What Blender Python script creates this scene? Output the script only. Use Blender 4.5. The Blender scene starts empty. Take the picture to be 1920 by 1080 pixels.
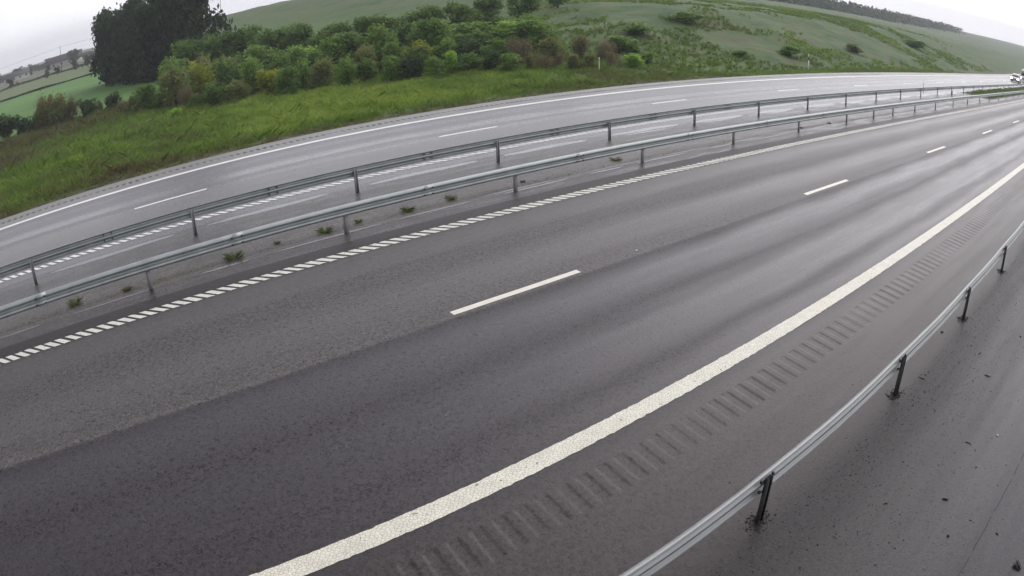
import bpy, math, random
import numpy as np
from mathutils import Matrix, Vector

C = bpy.context.scene.collection
scene = bpy.context.scene
# ------------------------------------------------------------------ camera (a wide traffic-camera lens)
cp, sp = math.cos(0.4263), math.sin(0.4263); cr, sr = math.cos(-0.0323), math.sin(-0.0323)
_R = Vector((1, 0, 0)); _U = Vector((0, sp, cp)); _F = Vector((0, cp, -sp))
_r2 = _R*cr+_U*sr; _u2 = _U*cr-_R*sr
cam_d = bpy.data.cameras.new('camera'); cam = bpy.data.objects.new('camera', cam_d); C.objects.link(cam)
m3 = Matrix((_r2, _u2, -_F)).transposed()
cam.matrix_world = Matrix.Translation((0, 0, 5.718)) @ m3.to_4x4()
cam_d.type = 'PANO'; cam_d.sensor_width = 36.0; cam_d.clip_start = 0.1; cam_d.clip_end = 6000
for holder in (cam_d, getattr(cam_d, 'cycles', None)):
    try:
        holder.panorama_type = 'FISHEYE_LENS_POLYNOMIAL'
        holder.fisheye_fov = math.radians(175)
        holder.fisheye_polynomial_k0 = 0.0
        holder.fisheye_polynomial_k1 = -3.89774347e-02
        holder.fisheye_polynomial_k2 = 1.39985363e-04
        holder.fisheye_polynomial_k3 = -2.03030375e-05
        holder.fisheye_polynomial_k4 = 2.22067173e-07
    except Exception as e:
        pass
scene.camera = cam
scene.render.resolution_x, scene.render.resolution_y = 1024, 576
scene.view_settings.view_transform = 'Standard'; scene.view_settings.look = 'None'
scene.view_settings.exposure = 1.12; scene.view_settings.gamma = 1.0
# ------------------------------------------------------------------ overcast sky
world = bpy.data.worlds.new('World'); scene.world = world; world.use_nodes = True
wt = world.node_tree; wt.nodes.clear()
def wn(t, **k):
    n = wt.nodes.new(t)
    for a, b in k.items(): setattr(n, a, b)
    return n
SUN_AZ, SUN_EL = math.radians(42), math.radians(40)
sky = wn('ShaderNodeTexSky', sky_type='NISHITA', sun_disc=False, sun_elevation=SUN_EL, sun_rotation=SUN_AZ)
bg1 = wn('ShaderNodeBackground'); bg1.inputs['Strength'].default_value = 0.06
tc = wn('ShaderNodeTexCoord'); mp = wn('ShaderNodeMapping'); mp.inputs['Scale'].default_value = (1, 1, 2.6)
nz = wn('ShaderNodeTexNoise'); nz.inputs['Scale'].default_value = 2.2; nz.inputs['Detail'].default_value = 5; nz.inputs['Roughness'].default_value = 0.5
cr_ = wn('ShaderNodeValToRGB')
cr_.color_ramp.elements[0].position = 0.25; cr_.color_ramp.elements[0].color = (0.70, 0.69, 0.745, 1)
cr_.color_ramp.elements[1].position = 0.75; cr_.color_ramp.elements[1].color = (0.86, 0.86, 0.90, 1)
# gradient added to the sky to darken the left asphalt, brightest towards the sun
dp = wn('ShaderNodeVectorMath', operation='DOT_PRODUCT'); dp.inputs[1].default_value = (math.sin(SUN_AZ)*0.94, math.cos(SUN_AZ)*0.94, 0.34)
mr = wn('ShaderNodeMapRange'); mr.inputs['From Min'].default_value = -0.7; mr.inputs['From Max'].default_value = 1.0; mr.inputs['To Min'].default_value = 0.28; mr.inputs['To Max'].default_value = 1.15
bg2 = wn('ShaderNodeBackground'); mx = wn('ShaderNodeMixShader'); mx.inputs[0].default_value = 0.88; wo = wn('ShaderNodeOutputWorld')
L_ = wt.links.new
L_(sky.outputs[0], bg1.inputs[0]); L_(tc.outputs['Generated'], mp.inputs[0]); L_(mp.outputs[0], nz.inputs['Vector']); L_(nz.outputs['Fac'], cr_.inputs[0])
L_(tc.outputs['Generated'], dp.inputs[0]); L_(dp.outputs['Value'], mr.inputs['Value']); L_(cr_.outputs[0], bg2.inputs[0]); 
sx_ = wn('ShaderNodeSeparateXYZ'); L_(tc.outputs['Generated'], sx_.inputs[0]); mz = wn('ShaderNodeMapRange'); mz.inputs['From Min'].default_value = 0.0; mz.inputs['From Max'].default_value = 0.9; mz.inputs['To Min'].default_value = 1.22; mz.inputs['To Max'].default_value = 0.52; L_(sx_.outputs['Z'], mz.inputs['Value'])  # added dimming towards the zenith darkens the near asphalt, horizon raised
mm = wn('ShaderNodeMath', operation='MULTIPLY'); L_(mr.outputs[0], mm.inputs[0]); L_(mz.outputs[0], mm.inputs[1]); L_(mm.outputs[0], bg2.inputs['Strength'])
L_(bg1.outputs[0], mx.inputs[1]); L_(bg2.outputs[0], mx.inputs[2]); L_(mx.outputs[0], wo.inputs[0])
sl = bpy.data.lights.new('sun', 'SUN'); sl.energy = 0.5; sl.angle = math.radians(60); sl.color = (1.0, 0.97, 0.93)
so = bpy.data.objects.new('sun', sl); C.objects.link(so)
so.rotation_euler = Vector((-math.sin(SUN_AZ)*math.cos(SUN_EL), -math.cos(SUN_AZ)*math.cos(SUN_EL), -math.sin(SUN_EL))).to_track_quat('-Z', 'Y').to_euler()

# ---- the motorway's own coordinates: s = metres along it, d = metres across it (0 on the near lane line)
PITCH, ROLL, CAMH = 0.4263, -0.0323, 5.718
Y0, TH0, K0, K1 = 12.3471, 0.6411, 0.000087, 0.000564
Z0, Z1 = -0.011439, -0.0000239
DB, DC, DD, DE, DF, DG, DH = -4.125, 0.0, 3.70, 9.63, 13.16, 16.917, 18.877
DR0, DR1, DR2 = -6.766, 4.848, 8.154
_S = np.arange(-1600, 1800.01, 1.0)
_i0 = int(np.argmin(abs(_S)))
_k = K0 + K1*np.clip(_S, -40, 150)/100.0
_k = np.where((_S < -60) | (_S > 160), 0.0, _k)
_th = np.concatenate([[0], np.cumsum((_k[1:]+_k[:-1])/2)])
_th = _th - _th[_i0] + TH0
_m = (_th[1:]+_th[:-1])/2
_x = np.concatenate([[0], np.cumsum(np.cos(_m))]); _y = np.concatenate([[0], np.cumsum(np.sin(_m))])
_x -= _x[_i0]; _y -= _y[_i0]
_slope = Z0 + 2*Z1*np.clip(_S, -60, 150)
_slope = np.where(_S < -200, 0.0, _slope); _slope = np.where(_S > 400, 0.0, _slope)
_z = np.concatenate([[0], np.cumsum((_slope[1:]+_slope[:-1])/2)]); _z -= _z[_i0]
def sm(a, b, x):
    t = np.clip((np.asarray(x, float)-a)/(b-a), 0, 1); return t*t*(3-2*t)
def plan(s, d):
    s = np.asarray(s, float); d = np.asarray(d, float)
    T = np.interp(s, _S, _th)
    return np.interp(s, _S, _x)-d*np.sin(T), np.interp(s, _S, _y)+d*np.cos(T)+Y0
def heading(s): return float(np.interp(s, _S, _th))
def road_z(s, d):
    d = np.asarray(d, float)
    t = np.clip((d-DR1)/(DE-DR1), 0, 1)
    return np.interp(s, _S, _z)+0.027037*np.minimum(d, DR1)-0.1606*t-0.023286*np.maximum(d-DE, 0)
def P(s, d, dz=0.0):
    x, y = plan(s, d); return x, y, road_z(s, d)+dz
def ground_z(s, d):
    s = np.asarray(s, float); d = np.asarray(d, float)
    base = road_z(s, np.clip(d, -15, DH))
    u = d-DH
    bump = 0.10*np.sin(s*0.31+d*0.23)+0.07*np.sin(s*0.83-d*0.57)+0.05*np.sin(d*1.3+s*0.2)
    left = -0.05*np.clip(u, 0, 22)-0.25*sm(18, 24, u)-0.75*np.exp(-((u-25.5)/1.3)**2)-0.45*sm(23, 30, u)
    right = -0.22*np.exp(-((u-3.2)/1.6)**2)+0.26*np.clip(u-4, 0, 16)+0.03*np.clip(u-20, 0, 100)
    w = sm(14, 62, s)
    far = left*(1-w)+right*w*(1-sm(120, 420, u))
    far = far+bump*sm(1.0, 6, u)*(1-0.8*sm(25, 40, u)*(1-w))
    near = -0.05*np.clip(-15-d, 0, 40)
    out = base-0.07+np.where(u > 0, far, 0)+np.where(d < -15, near, 0)
    return out
def G(s, d, dz=0.0):
    x, y = plan(s, d); return x, y, ground_z(s, d)+dz
# ------------------------------------------------------------------ helpers
def mesh_obj(name, V, Fc, mat=None, parent=None, uv=None, attr=None, smooth=False, loc=None):
    me = bpy.data.meshes.new(name)
    V = np.asarray(V, np.float32); me.vertices.add(len(V)); me.vertices.foreach_set('co', V.ravel())
    if isinstance(Fc, np.ndarray):
        n, k = Fc.shape; me.loops.add(n*k); me.loops.foreach_set('vertex_index', Fc.astype(np.int32).ravel())
        me.polygons.add(n); me.polygons.foreach_set('loop_start', np.arange(0, n*k, k, dtype=np.int32))
        me.polygons.foreach_set('loop_total', np.full(n, k, np.int32)); flat = Fc.ravel()
    else:
        tot = [len(f) for f in Fc]; flat = np.array([i for f in Fc for i in f], np.int32)
        me.loops.add(len(flat)); me.loops.foreach_set('vertex_index', flat); me.polygons.add(len(Fc))
        me.polygons.foreach_set('loop_start', np.concatenate([[0], np.cumsum(tot)[:-1]]).astype(np.int32)); me.polygons.foreach_set('loop_total', np.array(tot, np.int32))
    if uv is not None:
        u = me.uv_layers.new(name='sd'); u.data.foreach_set('uv', np.asarray(uv, np.float32)[flat].ravel())
    if attr is not None:
        a = me.attributes.new('tint', 'FLOAT', 'POINT'); a.data.foreach_set('value', np.asarray(attr, np.float32))
    me.update(calc_edges=True); me.validate()
    if smooth: me.polygons.foreach_set('use_smooth', np.ones(len(me.polygons), bool))
    if mat: me.materials.append(mat)
    o = bpy.data.objects.new(name, me); C.objects.link(o)
    if parent: o.parent = parent
    if loc is not None: o.location = loc
    return o
def tag(o, label=None, cat=None, group=None, kind=None):
    if label: o['label'] = label
    if cat: o['category'] = cat
    if group: o['group'] = group
    if kind: o['kind'] = kind
    return o
def empty(name, loc, rz=0.0):
    o = bpy.data.objects.new(name, None); C.objects.link(o); o.location = loc; o.rotation_euler = (0, 0, rz); o.empty_display_size = 0.2; return o
def dup(root, loc, rz=0.0, scale=None):
    r = root.copy(); C.objects.link(r); r.location = loc; r.rotation_euler = (0, 0, rz)
    if scale: r.scale = scale
    for ch in list(root.children):
        c = ch.copy(); C.objects.link(c); c.parent = r
        for g in list(ch.children):
            e = g.copy(); C.objects.link(e); e.parent = c
    return r
class MB:
    def __init__(s): s.v = []; s.f = []
    def add(s, V, Fc):
        n = len(s.v); s.v += [tuple(p) for p in V]; s.f += [tuple(i+n for i in f) for f in Fc]
    def box(s, c, size, rz=0.0, taper=1.0):
        x, y, z = [a/2 for a in size]; ca, sa = math.cos(rz), math.sin(rz); V = []
        for dz in (-1, 1):
            k = taper if dz > 0 else 1
            for dx, dy in ((-1, -1), (1, -1), (1, 1), (-1, 1)):
                a, b = dx*x*k, dy*y*k; V.append((c[0]+a*ca-b*sa, c[1]+a*sa+b*ca, c[2]+dz*z))
        s.add(V, [(3, 2, 1, 0), (4, 5, 6, 7), (0, 1, 5, 4), (1, 2, 6, 5), (2, 3, 7, 6), (3, 0, 4, 7)])
    def tube(s, pts, rad, n=6, cap=True):
        pts = [Vector(p) for p in pts]; rad = rad if isinstance(rad, (list, tuple)) else [rad]*len(pts); V = []; Fc = []
        for i, p in enumerate(pts):
            t = (pts[min(i+1, len(pts)-1)]-pts[max(i-1, 0)]).normalized(); a = t.orthogonal().normalized(); b = t.cross(a)
            for j in range(n):
                q = 2*math.pi*j/n; V.append(tuple(p+(a*math.cos(q)+b*math.sin(q))*rad[i]))
        for i in range(len(pts)-1):
            for j in range(n): k = (j+1) % n; Fc.append((i*n+j, i*n+k, (i+1)*n+k, (i+1)*n+j))
        if cap: Fc += [tuple(range(n-1, -1, -1)), tuple((len(pts)-1)*n+j for j in range(n))]
        s.add(V, Fc)
    def loft(s, rings, closed=True, caps=True):
        n = len(rings[0]); V = [p for r in rings for p in r]; Fc = []
        for i in range(len(rings)-1):
            for j in range(n if closed else n-1):
                k = (j+1) % n; Fc.append((i*n+j, i*n+k, (i+1)*n+k, (i+1)*n+j))
        if caps and closed: Fc += [tuple(range(n-1, -1, -1)), tuple((len(rings)-1)*n+j for j in range(n))]
        s.add(V, Fc)
    def build(s, name, mat, parent=None, smooth=False, bevel=0.0):
        o = mesh_obj(name, s.v, s.f, mat, parent, smooth=smooth)
        if bevel:
            b = o.modifiers.new('bevel', 'BEVEL'); b.width = bevel; b.segments = 2; b.limit_method = 'ANGLE'
        return o
# ------------------------------------------------------------------ materials
class Mat:
    def __init__(s, name):
        s.m = bpy.data.materials.new(name); s.m.use_nodes = True; s.t = s.m.node_tree; s.t.nodes.clear()
        s.out = s.n('ShaderNodeOutputMaterial'); s.b = s.n('ShaderNodeBsdfPrincipled'); s.l(s.b.outputs[0], s.out.inputs['Surface'])
    def n(s, ty, **k):
        n = s.t.nodes.new(ty)
        for a, b in k.items():
            if a in n.inputs: n.inputs[a].default_value = b
            else: setattr(n, a, b)
        return n
    def l(s, a, b): s.t.links.new(a, b)
    def coord(s, kind='Object', scale=(1, 1, 1)):
        c = s.n('ShaderNodeTexCoord'); m = s.n('ShaderNodeMapping'); m.inputs['Scale'].default_value = scale
        if kind == 'sd':
            u = s.n('ShaderNodeUVMap', uv_map='sd'); s.l(u.outputs[0], m.inputs[0])
        else: s.l(c.outputs[kind], m.inputs[0])
        return m.outputs[0]
    def noise(s, vec, scale, detail=3.0, rough=0.55, dist=0.0):
        n = s.n('ShaderNodeTexNoise'); n.inputs['Scale'].default_value = scale; n.inputs['Detail'].default_value = detail
        n.inputs['Roughness'].default_value = rough; n.inputs['Distortion'].default_value = dist; s.l(vec, n.inputs['Vector']); return n.outputs['Fac']
    def ramp(s, fac, stops, interp='LINEAR'):
        r = s.n('ShaderNodeValToRGB'); r.color_ramp.interpolation = interp; e = r.color_ramp.elements
        while len(e) > 1: e.remove(e[-1])
        for i, (p, c) in enumerate(stops):
            c = (c, c, c, 1) if not isinstance(c, (tuple, list)) else tuple(c)+(1,)
            if i == 0: e[0].position = p; e[0].color = c
            else: x = e.new(p); x.color = c
        s.l(fac, r.inputs[0]); return r.outputs[0]
    def mix(s, fac, a, b, mode='MIX'):
        m = s.n('ShaderNodeMix', data_type='RGBA', blend_type=mode)
        for i, x in ((0, fac), (6, a), (7, b)):
            if hasattr(x, 'links') or hasattr(x, 'is_linked'): s.l(x, m.inputs[i])
            elif i == 0: m.inputs[0].default_value = x
            else: m.inputs[i].default_value = tuple(x)+(1,) if len(x) == 3 else x
        return m.outputs[2]
    def math(s, op, a, b=0.0, clamp=False):
        m = s.n('ShaderNodeMath', operation=op, use_clamp=clamp)
        for i, x in enumerate((a, b)):
            if hasattr(x, 'is_linked'): s.l(x, m.inputs[i])
            else: m.inputs[i].default_value = x
        return m.outputs[0]
    def mapr(s, v, a, b, c, d):
        m = s.n('ShaderNodeMapRange'); s.l(v, m.inputs[0])
        for i, x in enumerate((a, b, c, d)): m.inputs[i+1].default_value = x
        return m.outputs[0]
    def bump(s, h, strength=0.3, dist=0.01, prev=None):
        b = s.n('ShaderNodeBump'); b.inputs['Strength'].default_value = strength; b.inputs['Distance'].default_value = dist
        s.l(h, b.inputs['Height'])
        if prev is not None: s.l(prev, b.inputs['Normal'])
        return b.outputs[0]
    def set(s, **k):
        for a, x in k.items():
            a = a.replace('_', ' ')
            if hasattr(x, 'is_linked'): s.l(x, s.b.inputs[a])
            else: s.b.inputs[a].default_value = x
        return s.m
def plain(name, col, rough=0.5, metal=0.0, var=0.12, scale=8.0, **k):
    m = Mat(name); v = m.noise(m.coord(), scale, 4)
    c = m.ramp(v, [(0.3, tuple(x*(1-var) for x in col)), (0.7, tuple(min(1, x*(1+var)) for x in col))])
    return m.set(Base_Color=c, Roughness=rough, Metallic=metal, **k)

def asphalt(name, d0, d1, tone, rough, speck, wet=None, rk=0.85, tint=(1.0, .935, .975, 1), stain=False):
    """tone / rough / speck: lists of (d, value) across the road: tone = RGB of the aggregate, rough = how dry, speck = how coarse it looks."""
    m = Mat(name); uv = m.coord('sd'); sx = m.n('ShaderNodeSeparateXYZ'); m.l(uv, sx.inputs[0])
    wob = m.noise(m.coord('sd', (0.25, 0.9, 1)), 1.0, 4)
    d = m.math('ADD', sx.outputs['Y'], m.mapr(wob, 0, 1, -0.28, 0.28))
    t = m.mapr(d, d0, d1, 0, 1)
    dt = m.mapr(m.math('ADD', sx.outputs['Y'], m.mapr(m.noise(uv, 9, 3), 0, 1, -0.03, 0.03)), d0, d1, 0, 1)
    P_ = lambda x: (x-d0)/(d1-d0)
    col = m.ramp(dt, [(P_(a), c) for a, c in tone])
    ro = m.ramp(t, [(P_(a), c) for a, c in rough]); spk = m.ramp(t, [(P_(a), .28+.72*c) for a, c in speck])
    vor = m.n('ShaderNodeTexVoronoi'); vor.inputs['Scale'].default_value = 34; m.l(uv, vor.inputs['Vector'])
    grain = m.noise(uv, 15, 5, 0.85, 1.2); blot = m.noise(m.coord('sd', (0.16, 1.8, 1)), 1.5, 6, .65); patch = m.noise(m.coord('sd', (0.025, 1.6, 1)), 1.0, 4)
    streak = m.noise(m.coord('sd', (0.05, 6, 1)), 1.0, 5, 0.6)
    g = m.ramp(grain, [(0.36, 0.25), (0.5, 0.95), (0.66, 2.3)])
    stone = m.ramp(vor.outputs['Color'], [(0.0, 0.55), (0.55, 1.0), (0.9, 1.2), (1.0, 2.6)])
    c = m.mix(spk, col, m.mix(0.9, col, g, 'MULTIPLY')); c = m.mix(m.math('MULTIPLY', spk, 0.6), c, m.mix(1.0, c, stone, 'MULTIPLY'))
    c = m.mix(1.0, c, m.ramp(blot, [(0.25, 0.78), (0.75, 1.2)]), 'MULTIPLY')
    c = m.mix(1.0, c, m.ramp(streak, [(0.25, 0.9), (0.75, 1.1)]), 'MULTIPLY')
    if stain:
        st = m.ramp(m.noise(m.coord('sd', (0.7, 1.6, 1)), 1.4, 6, .62, .6), [(0.46, 0.0), (0.49, 1.0), (0.53, .85), (0.62, .1)]); c = m.mix(m.math('MULTIPLY', st, .6), c, m.mix(1.0, c, (1.7, 1.65, 1.55), 'MULTIPLY'))
        st2 = m.ramp(m.noise(m.coord('sd', (0.4, 2.2, 1)), 1.1, 5, .6, .4), [(0.52, 0.0), (0.56, 1.0)]); c = m.mix(m.math('MULTIPLY', st2, .55), c, m.mix(1.0, c, (.45, .42, .40), 'MULTIPLY')); ro = m.math('SUBTRACT', ro, m.math('MULTIPLY', st2, .16))
    # a few grains of reddish porphyry
    red = m.ramp(m.noise(uv, 55, 2), [(0.66, 0.0), (0.74, 0.5)]); c = m.mix(red, c, m.mix(1.0, c, (1.9, 1.15, 1.0), 'MULTIPLY'))
    r = m.math('ADD', ro, m.mapr(blot, 0.3, 0.7, -0.045, 0.045)); r = m.math('ADD', r, m.mapr(patch, 0.3, 0.7, -0.05, 0.05)); r = m.math('ADD', r, m.math('MULTIPLY', m.mapr(grain, 0.35, 0.65, -0.16, 0.20), m.math('ADD', spk, 0.3)), True)
    h = m.math('ADD', grain, m.math('MULTIPLY', vor.outputs['Distance'], -0.7))
    bs = m.n('ShaderNodeBump'); bs.inputs['Distance'].default_value = 0.012; m.l(h, bs.inputs['Height']); m.l(m.math('MULTIPLY', spk, 0.5), bs.inputs['Strength'])
    c = m.mix(1.0, c, (wet or .37,)*3, 'MULTIPLY')
    pits = m.ramp(grain, [(0.38, 0.0), (0.5, 0.55), (0.66, 1.0)]); spc = m.mix(m.math('MULTIPLY', spk, 0.95), (.52, .52, .52), pits)
    return m.set(Base_Color=c, Roughness=m.math('MULTIPLY', r, rk), Normal=bs.outputs[0], Specular_IOR_Level=spc, Specular_Tint=tint)
A1, A2, A3 = (0.048, 0.037, 0.043), (0.150, 0.135, 0.128), (0.042, 0.035, 0.033)
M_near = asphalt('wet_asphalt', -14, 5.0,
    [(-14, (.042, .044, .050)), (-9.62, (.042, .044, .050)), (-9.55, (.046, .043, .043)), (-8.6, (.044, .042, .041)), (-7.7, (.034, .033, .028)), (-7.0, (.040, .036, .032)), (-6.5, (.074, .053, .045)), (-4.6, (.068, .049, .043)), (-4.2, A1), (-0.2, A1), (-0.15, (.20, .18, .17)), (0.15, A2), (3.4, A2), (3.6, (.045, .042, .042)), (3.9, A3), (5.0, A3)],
    [(-14, .52), (-9.6, .52), (-8.5, .52), (-7.5, .66), (-6.9, .6), (-6.5, .56), (-4.8, .5), (-4.3, .52), (-3.7, .40), (-3.35, .56), (-3.0, .40), (-2.3, .36), (-1.75, .58), (-1.2, .40), (-.7, .38), (-.25, .58), (0.2, .58), (0.8, .46), (1.2, .44), (1.9, .60), (2.4, .56), (2.9, .44), (3.4, .5), (3.9, .58), (5, .58)],
    [(-14, .22), (-9.6, .22), (-6.5, .3), (-4.3, .25), (-3.8, .25), (-3.35, .8), (-3.0, .3), (-2.3, .3), (-1.75, 1.0), (-1.2, .45), (-.7, .35), (-.2, 1.0), (0.3, .9), (0.9, .55), (1.3, .6), (1.9, 1.0), (2.4, .9), (2.9, .35), (3.5, .5), (4, .75), (5, .75)])
M_med = asphalt('dirty_asphalt', 4.3, 9.2,
    [(4.3, A3), (4.85, A3), (4.95, (.085, .074, .064)), (5.2, (.045, .038, .028)), (5.55, (.095, .084, .075)), (6.3, (.085, .080, .075)), (8.0, (.075, .071, .068)), (8.5, (.100, .094, .085)), (8.75, (.055, .053, .053)), (9.2, (.052, .050, .052))],
    [(4.3, .55), (5.2, .75), (6.2, .60), (7.5, .60), (8.4, .62), (8.8, .45), (9.2, .45)],
    [(4.3, .8), (5.2, 1.0), (6.5, .6), (8, .8), (8.5, 1.0), (9.2, .5)], wet=.80, stain=True, rk=.68)
M_far = asphalt('wet_asphalt_far', 8.9, 18.9,
    [(8.9, (.095, .090, .092)), (9.9, (.120, .117, .116)), (12.9, (.135, .132, .128)), (13.1, (.105, .101, .106)), (16.7, (.105, .101, .110)), (17.1, (.165, .158, .146)), (18.9, (.175, .168, .152))],
    [(8.9, .36), (10.2, .44), (11.2, .40), (12.4, .42), (13.25, .28), (13.7, .44), (14.1, .20), (14.4, .22), (14.8, .42), (15.8, .36), (16.4, .42), (17.2, .46), (18.9, .5)],
    [(8.9, .4), (12, .5), (14.2, .2), (16, .5), (18.9, .4)], wet=.9)
def paint(name, col, dim=0.0):
    m = Mat(name); uv = m.coord('sd'); v = m.n('ShaderNodeTexVoronoi'); v.inputs['Scale'].default_value = 15; v.inputs['Randomness'].default_value = 0.35; m.l(uv, v.inputs['Vector'])
    n = m.noise(uv, 26, 4); n2 = m.noise(uv, 3.2, 4)
    c = m.ramp(n2, [(0.3, tuple(x*0.86 for x in col)), (0.7, col)])
    if dim:
        ring = m.ramp(v.outputs['Distance'], [(0.0, (.90, .90, .86)), (0.38, (.95, .95, .92)), (0.43, (.62, .61, .56)), (0.50, (.62, .61, .56)), (0.55, (1, 1, 1)), (1, (1, 1, 1))]); c = m.mix(dim, c, m.mix(1.0, c, ring, 'MULTIPLY'))
        hole = m.ramp(m.noise(uv, 12, 3), [(0.66, 0.0), (0.69, 0.85)]); c = m.mix(hole, c, (.12, .11, .10))
    c = m.mix(m.ramp(n, [(0.62, 0.0), (0.72, 0.35)]), c, tuple(x*.5 for x in col))
    nb = m.bump(m.ramp(v.outputs['Distance'], [(0, 1.0), (0.35, 0.8), (0.6, 0.0)]), 0.45 if dim else 0.2, 0.006 if dim else 0.005)
    return m.set(Base_Color=c, Roughness=0.42, Normal=nb)
M_paint = paint('worn_white_paint', (.84, .80, .69), 1.0); M_paint2 = paint('white_paint', (.80, .76, .65)); M_block = paint('speckled_white_paint', (.86, .83, .76), .8); M_paint3 = paint('far_white_paint', (.84, .82, .80))
def water():
    m = Mat('standing_water'); uv = m.coord('sd'); n = m.noise(uv, 30, 2)
    return m.set(Base_Color=(.05, .05, .055, 1), Roughness=0.22, Specular_IOR_Level=1.0, Normal=m.bump(n, 0.1, 0.003))
M_water = water()
def galv(name, col, rough, metal=0.75):
    m = Mat(name); o = m.coord(); a = m.noise(o, 2.5, 5); b = m.noise(m.coord('Object', (1, 1, 9)), 1.3, 5)
    c = m.ramp(a, [(0.3, tuple(x*.82 for x in col)), (0.7, tuple(x*1.1 for x in col))]); c = m.mix(m.ramp(b, [(0.55, 0.0), (0.75, .35)]), c, tuple(x*.6 for x in col))
    return m.set(Base_Color=c, Roughness=m.mapr(a, 0.2, 0.8, rough-.08, rough+.12), Metallic=metal)
M_galv = galv('galvanised_steel', (.38, .405, .395), 0.44, 0.6); M_post = galv('weathered_steel', (.26, .26, .27), 0.5, 0.45); M_pdark = galv('dark_steel_post', (.045, .046, .045), 0.5, 0.3); M_galv2 = galv('neutral_galvanised_steel', (.37, .375, .37), 0.46, 0.6)  # last one: near rail's steel, a more neutral grey than the median rails
def foliage_mat(name, lo, hi, hue=None, transl=0.5):
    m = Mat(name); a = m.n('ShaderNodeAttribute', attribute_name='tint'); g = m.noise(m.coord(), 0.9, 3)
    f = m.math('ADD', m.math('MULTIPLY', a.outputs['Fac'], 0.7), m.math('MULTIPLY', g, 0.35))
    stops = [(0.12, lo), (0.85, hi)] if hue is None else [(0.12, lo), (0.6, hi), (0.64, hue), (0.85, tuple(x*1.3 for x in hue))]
    c = m.ramp(f, stops); tr = m.n('ShaderNodeBsdfTranslucent'); m.l(c, tr.inputs[0]); ms = m.n('ShaderNodeMixShader'); ms.inputs[0].default_value = transl
    m.set(Base_Color=c, Roughness=0.55, Specular_IOR_Level=0.3); m.l(m.b.outputs[0], ms.inputs[1]); m.l(tr.outputs[0], ms.inputs[2]); m.l(ms.outputs[0], m.out.inputs['Surface']); return m.m
M_bark = plain('bark', (.075, .062, .05), 0.9, scale=12, var=.4)
# ------------------------------------------------------------------ ground, roads
def strip(name, s, d, zf, mat, parent=None, skip=None, smooth=True):
    Sg, Dg = np.meshgrid(s, d, indexing='ij'); x, y = plan(Sg, Dg); z = zf(Sg, Dg); V = np.stack([x, y, z], -1).reshape(-1, 3); n = len(d)
    i, j = np.meshgrid(np.arange(len(s)-1), np.arange(n-1), indexing='ij'); i = i.ravel(); j = j.ravel()
    if skip is not None:
        k = ~skip((s[i]+s[i+1])/2, (d[j]+d[j+1])/2); i = i[k]; j = j[k]
    Fc = np.stack([i*n+j, (i+1)*n+j, (i+1)*n+j+1, i*n+j+1], 1)
    return mesh_obj(name, V, Fc, mat, parent, uv=np.stack([Sg.ravel(), Dg.ravel()], 1), smooth=smooth)
def terrain_mat():
    m = Mat('grassland'); uv = m.coord('sd'); sx = m.n('ShaderNodeSeparateXYZ'); m.l(uv, sx.inputs[0]); o = m.coord()
    s_, d_ = sx.outputs['X'], sx.outputs['Y']
    n1 = m.noise(o, 0.5, 6, 0.6); n2 = m.noise(o, 6, 5, 0.65); n3 = m.noise(o, 0.09, 3)
    soil = m.ramp(n2, [(0.3, (.030, .026, .018)), (0.7, (.085, .072, .045))])
    grass = m.ramp(n1, [(0.3, (0.062, 0.106, 0.027)), (0.5, (0.106, 0.169, 0.037)), (0.7, (0.163, 0.194, 0.056))]); grass = m.mix(1.0, grass, m.ramp(n2, [(0.25, .6), (0.75, 1.35)]), 'MULTIPLY')
    dry = m.ramp(n2, [(0.3, (.050, .040, .022)), (0.7, (.115, .095, .050))])
    field = m.ramp(n3, [(0.35, (.080, .195, .032)), (0.65, (.115, .230, .045))]); field = m.mix(1.0, field, m.ramp(m.noise(m.coord('sd', (0.02, 0.6, 1)), 1.0, 3), [(0.3, .86), (0.7, 1.1)]), 'MULTIPLY')
    dd = m.math('ADD', d_, m.mapr(n1, 0.2, 0.8, -1.2, 1.2))
    verge = m.mix(m.mapr(dd, 19.2, 22.0, 0, 1), soil, grass)
    verge = m.mix(m.ramp(n3, [(0.5, 0.0), (0.62, 0.5)]), verge, dry)
    lm = m.mapr(s_, 18, 34, 1, 0)
    band = m.math('MULTIPLY', m.mapr(dd, 54, 57, 0, 1), m.math('MULTIPLY', m.mapr(dd, 65, 68, 1, 0), lm)); verge = m.mix(band, verge, dry)
    ff = m.math('MULTIPLY', m.mapr(dd, 66, 69, 0, 1), m.mapr(s_, 30, 60, 1, 0)); c = m.mix(ff, verge, field)
    far2 = m.mapr(d_, 168, 176, 0, 1); c = m.mix(m.math('MULTIPLY', far2, ff), c, m.mix(0.8, field, (.13, .15, .060)))
    far3 = m.mapr(d_, 262, 270, 0, 1); c = m.mix(m.math('MULTIPLY', far3, ff), c, (.12, .13, .065))
    nr = m.mapr(d_, -15.5, -14.0, 1, 0); c = m.mix(nr, c, grass)
    # slope of the cutting: drier, patchy with green and bare soil
    rs = m.mapr(s_, 24, 48, 0, 1); sl_ = m.ramp(m.noise(m.coord('Object', (1, 1, 1)), 0.22, 7, 0.68), [(0.34, (.030, .080, .020)), (0.44, (.055, .110, .026)), (0.52, (.085, .125, .036)), (0.60, (.105, .118, .046)), (0.68, (.085, .075, .042))]); sl_ = m.mix(1.0, sl_, m.ramp(n2, [(0.25, .82), (0.75, 1.18)]), 'MULTIPLY')
    c = m.mix(m.math('MULTIPLY', rs, m.mapr(dd, 19.2, 20.6, 0, 1)), c, sl_)
    return m.set(Base_Color=c, Roughness=0.9, Normal=m.bump(n1, 0.8, 0.35))
M_ground = terrain_mat()
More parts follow.
